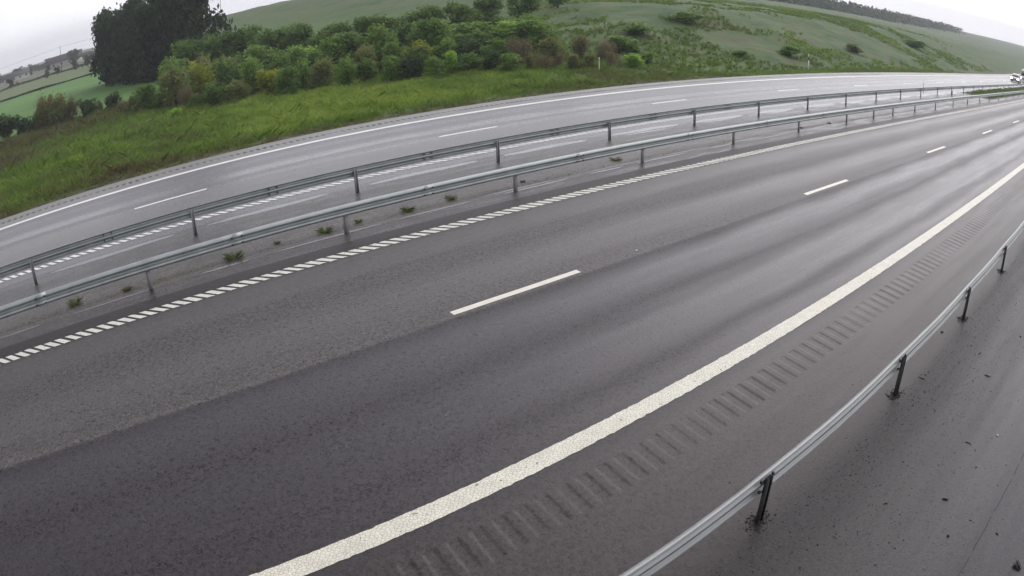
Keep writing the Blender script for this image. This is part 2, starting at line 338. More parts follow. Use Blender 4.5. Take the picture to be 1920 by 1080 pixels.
sg = np.unique(np.round(np.concatenate([np.array([-1500, -1100, -800, -600, -450, -350, -280, -220]), np.arange(-180, -40, 6.), np.arange(-40, 130, 1.5), np.arange(130, 420, 8.), np.array([460, 540, 640, 800, 1000, 1300, 1700])]), 3))
dg = np.unique(np.round(np.concatenate([np.array([-1500, -900, -500, -250, -120, -60, -30, -20, -15, -8, 0, 4.848, 9.63, 15, 18.6]), np.arange(18.88, 24, .5), np.arange(24, 75, 1.1), np.arange(76, 120, 4.), np.arange(124, 300, 12.), np.array([320, 360, 400, 450, 520, 600, 750, 1000, 1400])]), 3))
tag(strip('ground', sg, dg, lambda s, d: ground_z(s, d)-0.05*((d < 18.8) & (d > -14)), M_ground), kind='structure', label='green grass verge, field and cutting slope beside the motorway', cat='ground')
srd = np.unique(np.round(np.concatenate([np.arange(-60, -12, 2.), np.arange(-12, 60, .5), np.arange(60, 330.1, 2.)]), 3))
dn = np.array([-14, -12, -10.5, -9.55, -8, -6.77, -5.9, -5.24, -4.66, -3, -1.5, 0, 1.5, 3, 4.35])
RS0, RS1 = -9.0, 44.0
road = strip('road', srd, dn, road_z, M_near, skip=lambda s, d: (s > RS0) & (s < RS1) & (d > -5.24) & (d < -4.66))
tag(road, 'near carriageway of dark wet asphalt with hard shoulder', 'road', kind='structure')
def rum(pitch, depth, d0, d1, ph=0.0):
    def f(s, d):
        e = np.clip(np.minimum(d-d0, d1-d)/0.035, 0, 1); w = np.clip(np.cos(2*np.pi*(s-0.12*(d-d0))/pitch+ph)*1.9+0.45, 0, 1)
        return road_z(s, d)-depth*np.sqrt(w)*e*(0.72+.28*np.sin(s*1.7)*np.cos(s*.61)+.2*np.sin(s*5.1+1)*np.sin(d*21))
    return f
rs = np.unique(np.round(np.concatenate([np.arange(RS0, 14, .02), np.arange(14, RS1+.001, .04)]), 4))
rs[-1] = RS1
rumble = strip('rumble_strip', rs, np.array([-5.24, -5.225, -5.205, -5.19, -5.06, -4.95, -4.84, -4.72, -4.705, -4.69, -4.66]), rum(.322, .012, -5.24, -4.66), M_near, road)
med = strip('median_strip', srd, np.array([4.35, 4.848, 5.2, 6, 7, 8, 8.92]), road_z, M_med); tag(med, 'dirty grey paved median between the two inner guardrails', 'median', kind='structure')
froad = strip('road', srd, np.array([8.92, 9.63, 11, 13.1, 15, 17, 17.72, 18.14, 18.877]), road_z, M_far, skip=lambda s, d: (s > -13) & (s < 60) & (d > 17.72) & (d < 18.14))
tag(froad, 'far carriageway of pale wet asphalt', 'road', kind='structure')
fs = np.arange(-13, 60.001, 0.05); fs[-1] = 60
strip('rumble_strip', fs, np.array([17.72, 17.76, 17.82, 17.93, 18.04, 18.10, 18.14]), rum(.30, .05, 17.72, 18.14), M_far, froad)
# ------------------------------------------------------------------ painted markings (children of their road)
rng = np.random.default_rng(5)
def line(name, s0, s1, d, w, mat, parent, jit=0.0, step=0.25, z=0.004, wob=0.0):
    s = np.arange(s0, s1+1e-6, step) if s1-s0 > step else np.array([s0, s1]); n = len(s)
    lo = d-w/2+rng.normal(0, jit, n); hi = d+w/2+rng.normal(0, jit, n)
    Vx = []
    for a in (lo, hi):
        x, y = plan(s, a); Vx.append(np.stack([x, y, road_z(s, a)+z], 1))
    V = np.concatenate(Vx); i = np.arange(n-1); Fc = np.stack([i, i+1, n+i+1, n+i], 1)
    return mesh_obj(name, V, Fc, mat, parent, uv=np.concatenate([np.stack([s, lo], 1), np.stack([s, hi], 1)]))
def blocks(name, s0, s1, d, w, pitch, ln, mat, parent, jit, skew=0.0):
    V = []; Fc = []; UV = []
    for k, a in enumerate(np.arange(s0, s1, pitch)):
        j = rng.normal(0, jit, 12); b = len(V)
        q = [(a+j[0], d-w/2+j[1]), (a+ln*.5, d-w/2+j[2]*1.2), (a+ln+j[3], d-w/2+j[4]), (a+ln+skew+j[5], d+w/2+j[6]), (a+ln*.5+skew, d+w/2+j[7]*1.2), (a+skew+j[8], d+w/2+j[9])]
        for ss, dd in q:
            x, y, z = P(ss, dd, .006); V.append((float(x), float(y), float(z))); UV.append((ss, dd))
        Fc.append(tuple(range(b, b+6)))
    return mesh_obj(name, V, Fc, mat, parent, uv=UV)
line('edge_line', -12, 40, DB, .30, M_paint, road, .005, .06); line('edge_line', 40, 320, DB, .30, M_paint2, road, .0, 1.)
blocks('rumble_edge_line', -14.0, 300, DD, .29, .2595, .165, M_block, road, .007, -.25)
for k in range(-1, 22):
    a = -1.337+12*k; line('lane_dash', a, a+3.0, DC, .145, M_paint2, road, .002, .3)
blocks('rumble_edge_line', -14.0, 300, DE, .31, .2655, .155, M_paint3, froad, .006, -.21)
line('edge_line', -30, 320, DG, .31, M_paint3, froad, .004, .5)
for k in range(-1, 22):
    a = -5.207+11.862*k; line('lane_dash', a, a+2.97, DF, .17, M_paint3, froad, .002, .3)
# thin sealed joint lines by the near median rail, and the long puddles behind the far one
rr = random.Random(3)
pud = []
a = -10.0
while a < 70:
    ln = rr.uniform(.6, 3.2); pud.append((a, a+ln, 4.89+rr.uniform(-.02, .02), rr.uniform(.05, .085))); a += ln+rr.uniform(.15, 1.2)
a = 3.0
while a < 60:
    ln = rr.uniform(1.2, 3.0); pud.append((a, a+ln, 5.05+rr.uniform(-.02, .02), rr.uniform(.045, .075))); a += ln+rr.uniform(.6, 2.4)
def puddle(name, items, mat, parent):
    V = []; Fc = []; UV = []
    for (a0, a1, d, w) in items:
        n = max(6, int((a1-a0)/.12)); b = len(V)
        for i in range(n+1):
            t = i/n; ss = a0+(a1-a0)*t; ww = w*math.sin(math.pi*min(1, max(0.02, t)))**.35
            for sg_ in (-1, 1):
                dd = d+sg_*ww/2+rr.gauss(0, w*.04)+w*.07*math.sin(ss*2.3+d*40); x, y, z = P(ss, dd, .0035); V.append((float(x), float(y), float(z))); UV.append((ss, dd))
        for i in range(n): Fc.append((b+2*i, b+2*i+2, b+2*i+3, b+2*i+1))
    return mesh_obj(name, V, Fc, mat, parent, uv=UV)
puddle('puddle', pud, M_water, med)
pud2 = []
for k in range(0, 16):
    a = -8.969+4.885*k; wd = .30+.025*min(k, 6); pud2.append((a+.35+rr.uniform(0, .3), a+4.55-rr.uniform(0, .4), 8.66+rr.uniform(-.04, .04), wd))
    if k > 3: pud2.append((a+.5+rr.uniform(0, .8), a+2.6+rr.uniform(0, 1.4), 8.33, .16))
puddle('puddle', pud2, M_water, med)
# thin shiny wheel-track water and joint lines on the far carriageway
line('joint_line', -20, 300, 13.42, .035, M_water, froad, .006, .4, .003)
# hairline joint where the apron meets the shoulder
M_crack = plain('crack', (.012, .012, .012), .9)
cs = np.arange(-3, 14, .12)
V = []; Fc = []; UVc = []
for i, s_ in enumerate(cs):
    dd = -9.56+.010*math.sin(s_*2.1)+.005*math.sin(s_*9); w = .003+.003*rng.random()
    for e in (-w, w): x, y, z = P(s_, dd+e, .003); V.append((float(x), float(y), float(z)))
    if i and rng.random() > .12: Fc.append((2*i-2, 2*i, 2*i+1, 2*i-1))
mesh_obj('joint_line', V, Fc, M_crack, road)
# ------------------------------------------------------------------ guardrails
PROF = [(a_, z_*.88) for a_, z_ in [(0.00, .155), (.020, .150), (.045, .135), (.078, .105), (.078, .062), (.040, .038), (.004, .022), (.004, -.022), (.040, -.038), (.078, -.062), (.078, -.105), (.045, -.135), (.020, -.150), (.00, -.155)]]
def beam(name, s0, s1, d, side, ztop, mat, parent, step=0.5, wav=0.0, lap=4.0, lap0=0.0):
    s = np.arange(s0, s1+1e-6, step); rings = []
    n = len(PROF); th = .004
    outer = PROF; inner = [(a-th if 0 < i < n-1 else a-th, b) for i, (a, b) in enumerate(PROF)][::-1]; loop = outer+inner
    V = []; 
    for ss in s:
        dz = wav*math.cos(2*math.pi*(ss-lap0)/lap); do = wav*.5*math.sin(2*math.pi*(ss-lap0)/lap+1)
        for (o, zz) in loop:
            dd = d+side*(o+.005)+do; x, y, z = P(ss, dd); V.append((float(x), float(y), float(road_z(ss, d))+ztop-.1364+zz+dz))
    N = len(loop); Fc = []
    for i in range(len(s)-1):
        for j in range(N):
            k = (j+1) % N; Fc.append((i*N+j, i*N+k, (i+1)*N+k, (i+1)*N+j))
    Fc += [tuple(range(N)), tuple((len(s)-1)*N+j for j in range(N-1, -1, -1))]
    return mesh_obj(name, V, Fc, mat, parent, smooth=False)
def post_mesh(name, mat, w=.10, dp=.055, h=.72, th=.006):
    # open C channel: web across the road side, flanges away from the beam
    pts = [(-w/2, 0), (w/2, 0), (w/2, dp), (w/2-.018, dp), (w/2-.018, dp-th), (w/2-th, dp-th), (w/2-th, th), (-w/2+th, th), (-w/2+th, dp-th), (-w/2+.018, dp-th), (-w/2+.018, dp), (-w/2, dp)]
    mb = MB(); mb.loft([[(a, b, z) for a, b in pts] for z in (-.35, h)]); return mb.build(name, mat)
def guardrail(label, d, side, ztop, posts, s0, s1, mat, pmat, ph, wav, boltn, splice=0.0, group=None):
    x, y, z = P(0, d); root = empty('guardrail', (float(x), float(y), float(z)))
    tag(root, label, 'guardrail', group); bpy.context.view_layer.update(); inv = root.matrix_world.inverted()
    def adopt(o): o.parent = root; o.matrix_parent_inverse = inv
    b = beam('beam', s0, 50, d, side, ztop, mat, None, .25, wav, 4.07, posts[0]); adopt(b)
    if s1 > 50: b2 = beam('beam', 50, s1, d, side, ztop, mat, None, 2.0); adopt(b2)
    p0 = post_mesh('post', pmat, h=ph)
    for i, s_ in enumerate(posts[:95]):
        p = p0 if i == 0 else p0.copy()
        if i: C.objects.link(p)
        x, y, z = P(s_, d-side*.012); p.location = (float(x), float(y), float(z)); T = heading(s_); p.rotation_euler = (rr.uniform(-.012, .012), rr.uniform(-.012, .012), T+(math.pi if side > 0 else 0)); adopt(p)
    for k_, s_ in enumerate(posts):
        if s_ > boltn: break
        mb = MB(); s_ = s_+splice; T = heading(s_); ring = []
        for q in (-.16, .16):
            r_ = []
            for (o, zz) in PROF: x, y, z = P(s_+q, d+side*(o+.0065)); r_.append((float(x), float(y), float(road_z(s_, d))+ztop-.1364+zz))
            for (o, zz) in PROF[::-1]: x, y, z = P(s_+q, d+side*(o+.0052)); r_.append((float(x), float(y), float(road_z(s_, d))+ztop-.1364+zz))
            ring.append(r_)
        mb.loft(ring); nplate = len(mb.f)
        for k in (-1, 1):
            for zz in (-.075, .075):
                x, y, z = P(s_+k*.12, d+side*.083); mb.box((float(x), float(y), float(z)+ztop-.1364+zz), (.035, .022, .035), T)
                x, y, z = P(s_+k*.12, d-side*.006); mb.box((float(x), float(y), float(z)+ztop-.1364+zz), (.03, .03, .03), T)
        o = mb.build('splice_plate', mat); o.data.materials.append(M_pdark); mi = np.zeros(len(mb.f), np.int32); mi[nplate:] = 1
        if len(o.data.polygons) == len(mi): o.data.polygons.foreach_set('material_index', mi)
        adopt(o)
    return root
posts0 = [-1.512+4.0642*k for k in range(-2, 40)]
posts1 = [-5.957+4.914*k for k in range(-2, 7)]+[27.1, 30.1, 34.2, 38.9]+[43.85+4.914*k for k in range(0, 45)]
posts2 = [-8.969+4.885*k for k in range(-2, 56)]
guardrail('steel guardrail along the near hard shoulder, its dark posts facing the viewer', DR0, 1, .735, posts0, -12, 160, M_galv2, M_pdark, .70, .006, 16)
guardrail('long pale steel guardrail with two grooves on the near side of the median', DR1, -1, .70, posts1, -20, 255, M_galv, M_post, .64, .0, 24, 2.2)
guardrail('thinner steel guardrail on the far side of the median, posts in front of its beam', DR2, 1, .735, posts2, -22, 255, M_galv, M_post, .672, .0, 16, 2.4)
# ------------------------------------------------------------------ markers
M_white = plain('white_plastic', (.75, .76, .72), .5); M_black = plain('black_plastic', (.02, .02, .022), .5); M_yel = plain('faded_plastic', (.55, .55, .45), .6); M_refl = plain('reflector', (.7, .72, .6), .2)
def marker(label, s_, d_, h, w, kind):
    x, y, z = G(s_, d_); t = empty('delineator_post', (float(x), float(y), float(z)), heading(s_)); tag(t, label, 'road marker')
    mb = MB()
    def seg(z0, z1, name, mat, k=1.0):
        b = MB(); r0 = [(w*k*.5*math.cos(a), w*k*.32*math.sin(a)) for a in [i*math.pi/5 for i in range(10)]]
        b.loft([[(p, q, z0) for p, q in r0], [(p, q, z1) for p, q in r0]]); return b.build(name, mat, t)
    if kind == 'band':
        seg(-.2, h*.62, 'pole', M_white); seg(h*.62, h*.80, 'black_band', M_black, 1.06); seg(h*.80, h, 'cap', M_refl)
    else:
        seg(-.2, h*.8, 'pole', M_yel); seg(h*.8, h, 'cap', M_white, 1.1)
    return t
marker('white roadside marker post with a black band below its top, standing beyond the far carriageway', 49.5, 21.3, 1.55, .13, 'band')
marker('small distant pale roadside marker post below the cutting slope', 126.5, 22.0, 1.15, .11, 'band')
marker('weathered pale marker stake among brown bushes behind the far carriageway', 26.2, 24.6, 1.05, .07, 'stake')
x, y, z = P(45.4, DR2); t = empty('marker_stick', (float(x), float(y), float(z)), heading(45.4)); tag(t, 'thin upright marker stick fixed above a post of the far median guardrail', 'marker stick')
b = MB(); b.tube([(0, -.06, .3), (0, -.06, 1.15)], .022, 8); b.build('stick', M_post, t); b = MB(); b.tube([(0, -.06, 1.02), (0, -.06, 1.12)], .03, 8); b.build('reflective_band', M_white, t)
x, y, z = P(52.6, 7.5); t = empty('bollard', (float(x), float(y), float(z)), .6); tag(t, 'short grey stub post standing in the median between the two guardrails', 'post')
b = MB(); b.box((0, 0, .2), (.10, .10, .5), 0, .9); b.build('post', M_post, t, bevel=.01); b = MB(); b.box((0, 0, .47), (.13, .13, .03)); b.build('cap', M_pdark, t, bevel=.008)
# ------------------------------------------------------------------ foliage
def leafcloud(seed, n, size, lobes, stretch=1.0, upright=0.0, clump=0.16, aspect=.55):
    """many small leaf faces gathered in sprays over uneven lobes; unit plant: about 1 wide, 1 tall"""
    g = np.random.default_rng(seed); nl = lobes; cs = []
    for _ in range(nl):
        a = g.uniform(0, 2*np.pi); r = .30*np.sqrt(g.random()); zz = g.uniform(.18, .92); cs.append((r*np.cos(a)*(1.08-.3*zz), r*np.sin(a)*(1.08-.3*zz), zz, g.uniform(.10, .24)*(1.1-.3*zz)))
    cs = np.array(cs); nc = max(12, n//16); li = g.integers(0, nl, nc); dirs = g.normal(size=(nc, 3)); dirs /= np.linalg.norm(dirs, axis=1)[:, None]
    rad = cs[li, 3]*g.uniform(.55, 1.22, nc)**.6; cc = cs[li, :3]+dirs*rad[:, None]*np.array([1, 1, stretch]); cc[:, 2] = np.clip(cc[:, 2], .05, 1.05)
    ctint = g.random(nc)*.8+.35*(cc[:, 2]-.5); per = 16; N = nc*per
    c = np.repeat(cc, per, 0)+g.normal(0, clump*.33, (N, 3))*np.array([1, 1, 1+upright]); tint = np.clip(np.repeat(ctint, per)+g.normal(0, .13, N), 0, 1)
    u = g.normal(size=(N, 3)); u[:, 2] += upright*1.5; u /= np.linalg.norm(u, axis=1)[:, None]; v = np.cross(u, g.normal(size=(N, 3))); v /= np.linalg.norm(v, axis=1)[:, None]
    L = size*g.uniform(.6, 1.5, N)[:, None]; W = L*aspect
    V = np.stack([c-u*L*.5, c+v*W*.5, c+u*L*.5, c-v*W*.5], 1).reshape(-1, 3); V[:, 2] = np.maximum(V[:, 2], .01)
    return V, np.arange(N*4).reshape(-1, 4), np.repeat(tint, 4)
def stems(seed, k, top=.75, r=.022, spread=.28, single=False):
    g = random.Random(seed); mb = MB()
    if single:
        mb.tube([(0, 0, -.05), (.01, .005, .25), (-.005, .01, .5), (0, 0, .78)], [r*1.6, r*1.2, r*.8, r*.3], 7)
    for i in range(k):
        a = 6.283*i/k+g.uniform(-.4, .4); q = g.uniform(.4, 1)*spread; z0 = g.uniform(.18, .4) if single else -.04
        x0 = 0 if single else .04*math.cos(a); y0 = 0 if single else .04*math.sin(a)
        mb.tube([(x0, y0, z0), (q*.45*math.cos(a), q*.45*math.sin(a), z0+(top-z0)*.45), (q*math.cos(a), q*math.sin(a), top*g.uniform(.8, 1.1))], [r*.8, r*.5, r*.2], 5)
    return mb
FM = {
 'dark': foliage_mat('dark_leaves', (0.030, 0.064, 0.022), (0.094, 0.160, 0.049)),
 'leafy': foliage_mat('leaves', (0.073, 0.143, 0.035), (0.209, 0.330, 0.073)),
 'green': foliage_mat('mid_green_leaves', (0.098, 0.183, 0.039), (0.258, 0.405, 0.084)),
 'bright': foliage_mat('bright_leaves', (0.183, 0.319, 0.053), (0.417, 0.637, 0.111)),
 'olive': foliage_mat('olive_leaves', (0.111, 0.143, 0.045), (0.281, 0.307, 0.098)),
 'yellow': foliage_mat('yellow_green_leaves', (.19, .23, .028), (.36, .40, .050)),
 'brown': foliage_mat('brown_twigs', (0.119, 0.095, 0.053), (0.266, 0.217, 0.119)),
 'red': foliage_mat('reddish_leaves', (0.069, 0.118, 0.035), (0.183, 0.221, 0.063), (0.258, 0.147, 0.069)),
 'twig': foliage_mat('twiggy_leaves', (0.111, 0.123, 0.049), (0.232, 0.209, 0.098)),
 'tree': foliage_mat('tree_leaves', (.014, .034, .014), (.062, .105, .036)),
 'far': foliage_mat('far_tree_leaves', (0.026, 0.047, 0.023), (0.058, 0.091, 0.044)),
 'young': foliage_mat('young_tree_leaves', (0.063, 0.123, 0.029), (0.196, 0.307, 0.073)),
}
proto = {}
def plant_proto(kind, v, tree=False):
    key = (kind, v)
    if key in proto: return None
    root = empty('shrub' if not tree else 'tree', (0, 0, 0)); seed = (hash(kind) if False else sum(ord(c_) for c_ in kind)*7+v*131)
    if tree:
        nl, n, sz = (13, 9000, .055) if kind == 'tree' else (11, 5200, .05)
        if kind == 'far': nl, n, sz = 8, 900, .11
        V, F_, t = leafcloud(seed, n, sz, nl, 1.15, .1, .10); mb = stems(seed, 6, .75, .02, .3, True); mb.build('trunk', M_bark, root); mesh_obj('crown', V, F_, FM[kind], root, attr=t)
    else:
        sz = {'brown': .075, 'twig': .09, 'red': .07}.get(kind, .072); up = {'brown': 1.4, 'twig': 1.6, 'red': 1.0, 'olive': .5}.get(kind, .2); asp = {'brown': .16, 'twig': .2, 'red': .35}.get(kind, .6)
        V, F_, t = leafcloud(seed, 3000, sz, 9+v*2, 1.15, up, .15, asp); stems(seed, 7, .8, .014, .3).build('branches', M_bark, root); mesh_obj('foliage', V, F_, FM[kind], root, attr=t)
    proto[key] = root; return root
cnt = {}
def put_plant(kind, s_, d_, w, h, label, cat, group, tree=False, v=0, rz=None):
    x, y, z = G(s_, d_); loc = (float(x), float(y), float(z)-.04*h); rz = rr.uniform(0, 6.28) if rz is None else rz
    new = plant_proto(kind, v, tree)
    if new is not None: o = new; o.location = loc; o.rotation_euler = (0, 0, rz); o.scale = (w*rr.uniform(.8, 1.2), w*rr.uniform(.8, 1.2), h)
    else: o = dup(proto[(kind, v)], loc, rz, (w*rr.uniform(.8, 1.2), w*rr.uniform(.8, 1.2), h*rr.uniform(.9, 1.12)))
    tag(o, label, cat, group); return o
ORD = ['first', 'second', 'third', 'fourth', 'fifth', 'sixth', 'seventh', 'eighth', 'ninth', 'tenth', 'eleventh', 'twelfth', 'thirteenth', 'fourteenth', 'fifteenth', 'sixteenth', 'seventeenth', 'eighteenth', 'nineteenth', 'twentieth']
LOOK = {'dark': 'dark green bushy', 'leafy': 'leafy mid green', 'green': 'fresh green rounded', 'bright': 'bright light green', 'olive': 'olive green feathery', 'yellow': 'yellow green', 'brown': 'brown bare-twigged', 'red': 'large reddish green upright', 'twig': 'thin twiggy'}
SH = [(-10.5, 67, 3.2, 2.4, 'dark'), (-9.6, 66, 2.4, 3.4, 'twig'), (-6.2, 65.5, 2.8, 2.6, 'twig'), (-3.4, 65, 1.6, 1.8, 'dark'), (-0.2, 62, 1.6, 1.2, 'brown'), (0.6, 60, 1.8, 1.5, 'twig'), (-17, 68, 3.6, 2.4, 'dark'), (-14.5, 69.3, 4.1, 2.9, 'dark'), (-12.4, 70.2, 2.0, 1.6, 'dark'), (-8.2, 64.9, 3.6, 3.3, 'red'), (-4.5, 65.4, 2.1, 2.2, 'dark'), (-2.6, 66.0, 1.0, 1.5, 'twig'), (-1.1, 64.7, 1.7, 2.0, 'dark'), (1.6, 56.9, 2.8, 2.4, 'leafy'), (3.0, 55.1, 1.9, 1.7, 'leafy'), (4.3, 54.1, 2.9, 3.6, 'olive'), (4.5, 51.0, 2.1, 2.2, 'brown'), (7.2, 55.5, 3.0, 3.6, 'yellow'), (2.5, 45.7, 1.2, 1.1, 'bright'), (4.8, 48.4, 1.4, 1.3, 'leafy'), (6.4, 47.8, 2.0, 2.0, 'leafy'), (8.0, 49.9, 2.4, 3.4, 'leafy'), (8.2, 46.2, 2.0, 2.0, 'olive'), (10.2, 49.5, 2.4, 3.4, 'green'), (11.2, 46.1, 2.5, 2.3, 'yellow'), (11.0, 41.7, 2.1, 2.1, 'leafy'), (14.2, 46.0, 2.5, 2.6, 'green'), (13.7, 41.1, 2.3, 2.2, 'olive'), (18.3, 48.9, 1.6, 2.1, 'brown'), (14.4, 38.0, 1.9, 2.0, 'green'), (16.0, 38.0, 1.7, 2.0, 'leafy'), (17.0, 36.1, 1.8, 1.8, 'green'), (18.3, 35.1, 2.0, 1.9, 'dark'), (19.1, 33.5, 1.6, 1.5, 'green'), (20.8, 34.0, 1.5, 1.7, 'bright'), (21.7, 32.9, 1.7, 1.5, 'leafy'), (22.4, 31.3, 1.6, 1.3, 'dark'), (23.0, 30.0, 1.6, 1.2, 'green'), (24.4, 29.7, 1.0, 1.1, 'olive'), (25.5, 29.4, 1.3, 1.1, 'brown'), (26.6, 29.2, 1.1, 1.0, 'brown'), (26.3, 27.0, 1.2, 1.1, 'olive'), (27.0, 26.3, 1.0, 1.0, 'olive'), (29.2, 26.6, 1.2, 1.0, 'brown'), (30.8, 25.9, 1.7, 1.0, 'bright'), (33.4, 26.7, 1.4, 0.9, 'green'), (44.6, 25.6, 1.4, 0.6, 'green'), (53.7, 25.8, 2.7, 1.2, 'green'), (72.7, 27.0, 2.8, 1.0, 'olive')]
# a second row that closes the gaps behind the first
SH2 = [(5.6, 60, 3.2, 4.2, 'leafy'), (9.4, 57, 3.0, 4.2, 'olive'), (11.5, 53, 3.0, 4.0, 'green'), (13.0, 50.5, 2.8, 3.6, 'leafy'), (16.4, 49, 2.8, 3.6, 'leafy'), (16.0, 44, 2.4, 2.8, 'green'), (18.0, 42.5, 2.4, 3.0, 'olive'), (19.6, 40.5, 2.2, 2.9, 'leafy'), (20.4, 38.0, 2.2, 2.8, 'yellow'), (22.2, 37.2, 2.2, 2.8, 'green'), (23.8, 36.2, 2.2, 2.6, 'dark'), (24.8, 34.0, 1.9, 2.3, 'leafy'), (26.6, 33.2, 1.9, 2.2, 'brown'), (28.4, 31.8, 1.7, 2.0, 'olive'), (30.2, 30.6, 1.7, 2.0, 'twig'), (32.2, 30.0, 1.7, 1.8, 'brown'), (35.5, 31.5, 2.4, 1.4, 'green'), (40.5, 34.0, 3, 1.3, 'green'), (50, 36, 3.4, 1.2, 'green'), (112, 31, 5, 1.6, 'green')]
def name_row(rows, where, group, cat, words, namekind=None, tree=False):
    rows = sorted(rows, key=lambda r: math.atan2(float(plan(r[0], r[1])[0]), float(plan(r[0], r[1])[1]))); seen = {}; tot = {}
    for r in rows: tot[r[4]] = tot.get(r[4], 0)+1
    for i, (s_, d_, w, h, kd) in enumerate(rows):
        seen[kd] = seen.get(kd, 0)+1
        o_ = ORD[seen[kd]-1]+' from the left of the ' if tot[kd] > 1 else 'the only one that is '
        lab = f"{LOOK[kd]} bush {where}" + (f", {ORD[seen[kd]-1]} such from the left" if tot[kd] > 1 else '')
        put_plant(kd, s_, d_, w, h, lab, cat, group, tree, v=i % 3)
SH = [(a_, b_, c_*1.22, e_*.98, f_) for a_, b_, c_, e_, f_ in SH]; SH2 = [(a_, b_, c_*1.35, e_*.85, f_) for a_, b_, c_, e_, f_ in SH2]
name_row(SH, 'along the verge', 'bushes along the verge', 'bush', '')
gg = random.Random(77); SH3 = []
for i in range(26):
    s3 = 6+i*1.12; line_ = np.interp(s3, [5, 10, 15, 20, 25, 30, 36], [60, 55, 49, 42, 37, 34, 33]); SH3.append((round(s3+gg.uniform(-.4, .4), 1), round(float(line_)+gg.uniform(4, 9), 1), gg.uniform(4.0, 5.6), gg.uniform(2.8, 3.9)*(1 if s3 < 26 else .75), gg.choice(['leafy', 'green', 'olive', 'leafy', 'yellow', 'green', 'green', 'bright', 'leafy'])))
name_row(SH3, 'in the rear hedge row', 'bushes of the rear hedge row', 'bush', '')
name_row(SH2, 'in the second row back', 'bushes in the second row', 'bush', '')
TR = [(3.5, 115.2, 13), (4.4, 110, 12), (5.5, 105, 13), (7.2, 101, 13), (8.7, 96.5, 14), (10.2, 92.5, 14), (11.8, 89, 14), (12.4, 101, 15), (13.6, 88, 15)]
for i, (s_, d_, h) in enumerate(TR):
    put_plant('tree', s_, d_, h*.82, h, f'dark dense tree in the clump on the field, {ORD[i]} from the left', 'tree', 'dark trees on the field', True, v=i % 2)
YT = [(10.5, 74, 6.5), (13, 72, 7), (15.5, 70, 7), (18, 66, 6.5), (20, 62, 6.2), (22, 58, 6), (24, 54, 5.6), (26.5, 52, 5.6), (29, 50, 5.4), (32, 49, 5), (36, 50, 4.8), (41, 51, 4.4), (48, 53, 4)]
for i, (s_, d_, h) in enumerate(YT):
    put_plant('young', s_, d_, h*1.15, h*.85, f'young green tree in the row behind the bushes, {ORD[i]} from the left', 'tree', 'young trees behind the bushes', True, v=i % 2)
FT = [(-46, 300, 7, 9), (-27.3, 255.6, 6.5, 5.5), (-11.4, 243.8, 4.2, 4.6), (-7.2, 247.4, 4.5, 4.4), (-0.4, 247.5, 6.5, 5.2), (4.8, 232.7, 7, 5.5), (7.6, 214, 8, 5.8), (9.9, 211, 8, 6.5), (-24, 395, 6, 8), (-33, 420, 13, 9), (-12, 380, 11, 8), (3, 360, 14, 9), (-52, 480, 12, 8)]
for i, (s_, d_, w, h) in enumerate(FT):
    put_plant('far', s_, d_, w*.85, h*.8, f'hazy distant tree beyond the field ditch, {ORD[i]} of the listed far trees counted by distance' if False else ['hazy round tree far left beyond the field', 'grey green round tree beside the far field edge at left', 'small dark pointed tree on the far field edge', 'small hazy tree right beside the pointed one', 'hazy broad tree before the far farmhouse', 'hazy tree between the farmhouse and the dark clump', 'grey tree left of the dark clump, the lower of two', 'grey tree touching the dark clump of trees', 'narrow tree standing on the skyline', 'wide low tree on the skyline at left', 'rounded tree on the skyline left of the farmhouse', 'broad tree on the skyline right of the farmhouse', 'faint wide tree on the skyline at the far left'][i], 'tree', 'distant trees', True, v=i % 2)
# far-off wood along the skyline, one mass
def mass(name, s0, s1, dlist, h, seed, n, size):
    g = np.random.default_rng(seed); s_ = g.uniform(s0, s1, n); d_ = g.choice(dlist, n)+g.normal(0, 6 if h > 3 else .5, n); prof = h*(.55+.35*np.sin(s_*.05)*np.sin(s_*.137+1)+.2*np.sin(s_*.41)); u = g.random(n)
    x, y = plan(s_, d_); z = ground_z(s_, d_)+prof*np.sqrt(u); c = np.stack([x, y, z], 1); a = g.normal(size=(n, 3)); a /= np.linalg.norm(a, axis=1)[:, None]; b = np.cross(a, g.normal(size=(n, 3))); b /= np.linalg.norm(b, axis=1)[:, None]; L = size*g.uniform(.6, 1.5, n)[:, None]
    V = np.stack([c-a*L, c+b*L*.7, c+a*L, c-b*L*.7], 1).reshape(-1, 3); tt = np.repeat(np.clip(g.random(n)*.6+.3*np.sin(s_*.2), 0, 1), 4)
    return mesh_obj(name, V, np.arange(n*4).reshape(-1, 4), FM['far'], attr=tt)
tag(mass('treeline', -420, 90, [455, 480, 500], 4.5, 4, 30000, .8), 'hazy wood along the skyline beyond the fields', 'treeline', kind='stuff')
tag(mass('treeline', 150, 640, [130, 150, 170], 7.0, 14, 16000, .9), 'hazy wood on the rise beyond the cutting slope', 'treeline', kind='stuff')
tag(mass('hedge_row', -150, 20, [262, 266], 1.0, 6, 5000, .32), 'low dark hedge line across the far field', 'hedge', kind='stuff')
tag(mass('ditch_vegetation', -80, 13, [168], .5, 8, 6000, .2), 'dark strip of ditch growth crossing the green field', 'ditch growth', kind='stuff')
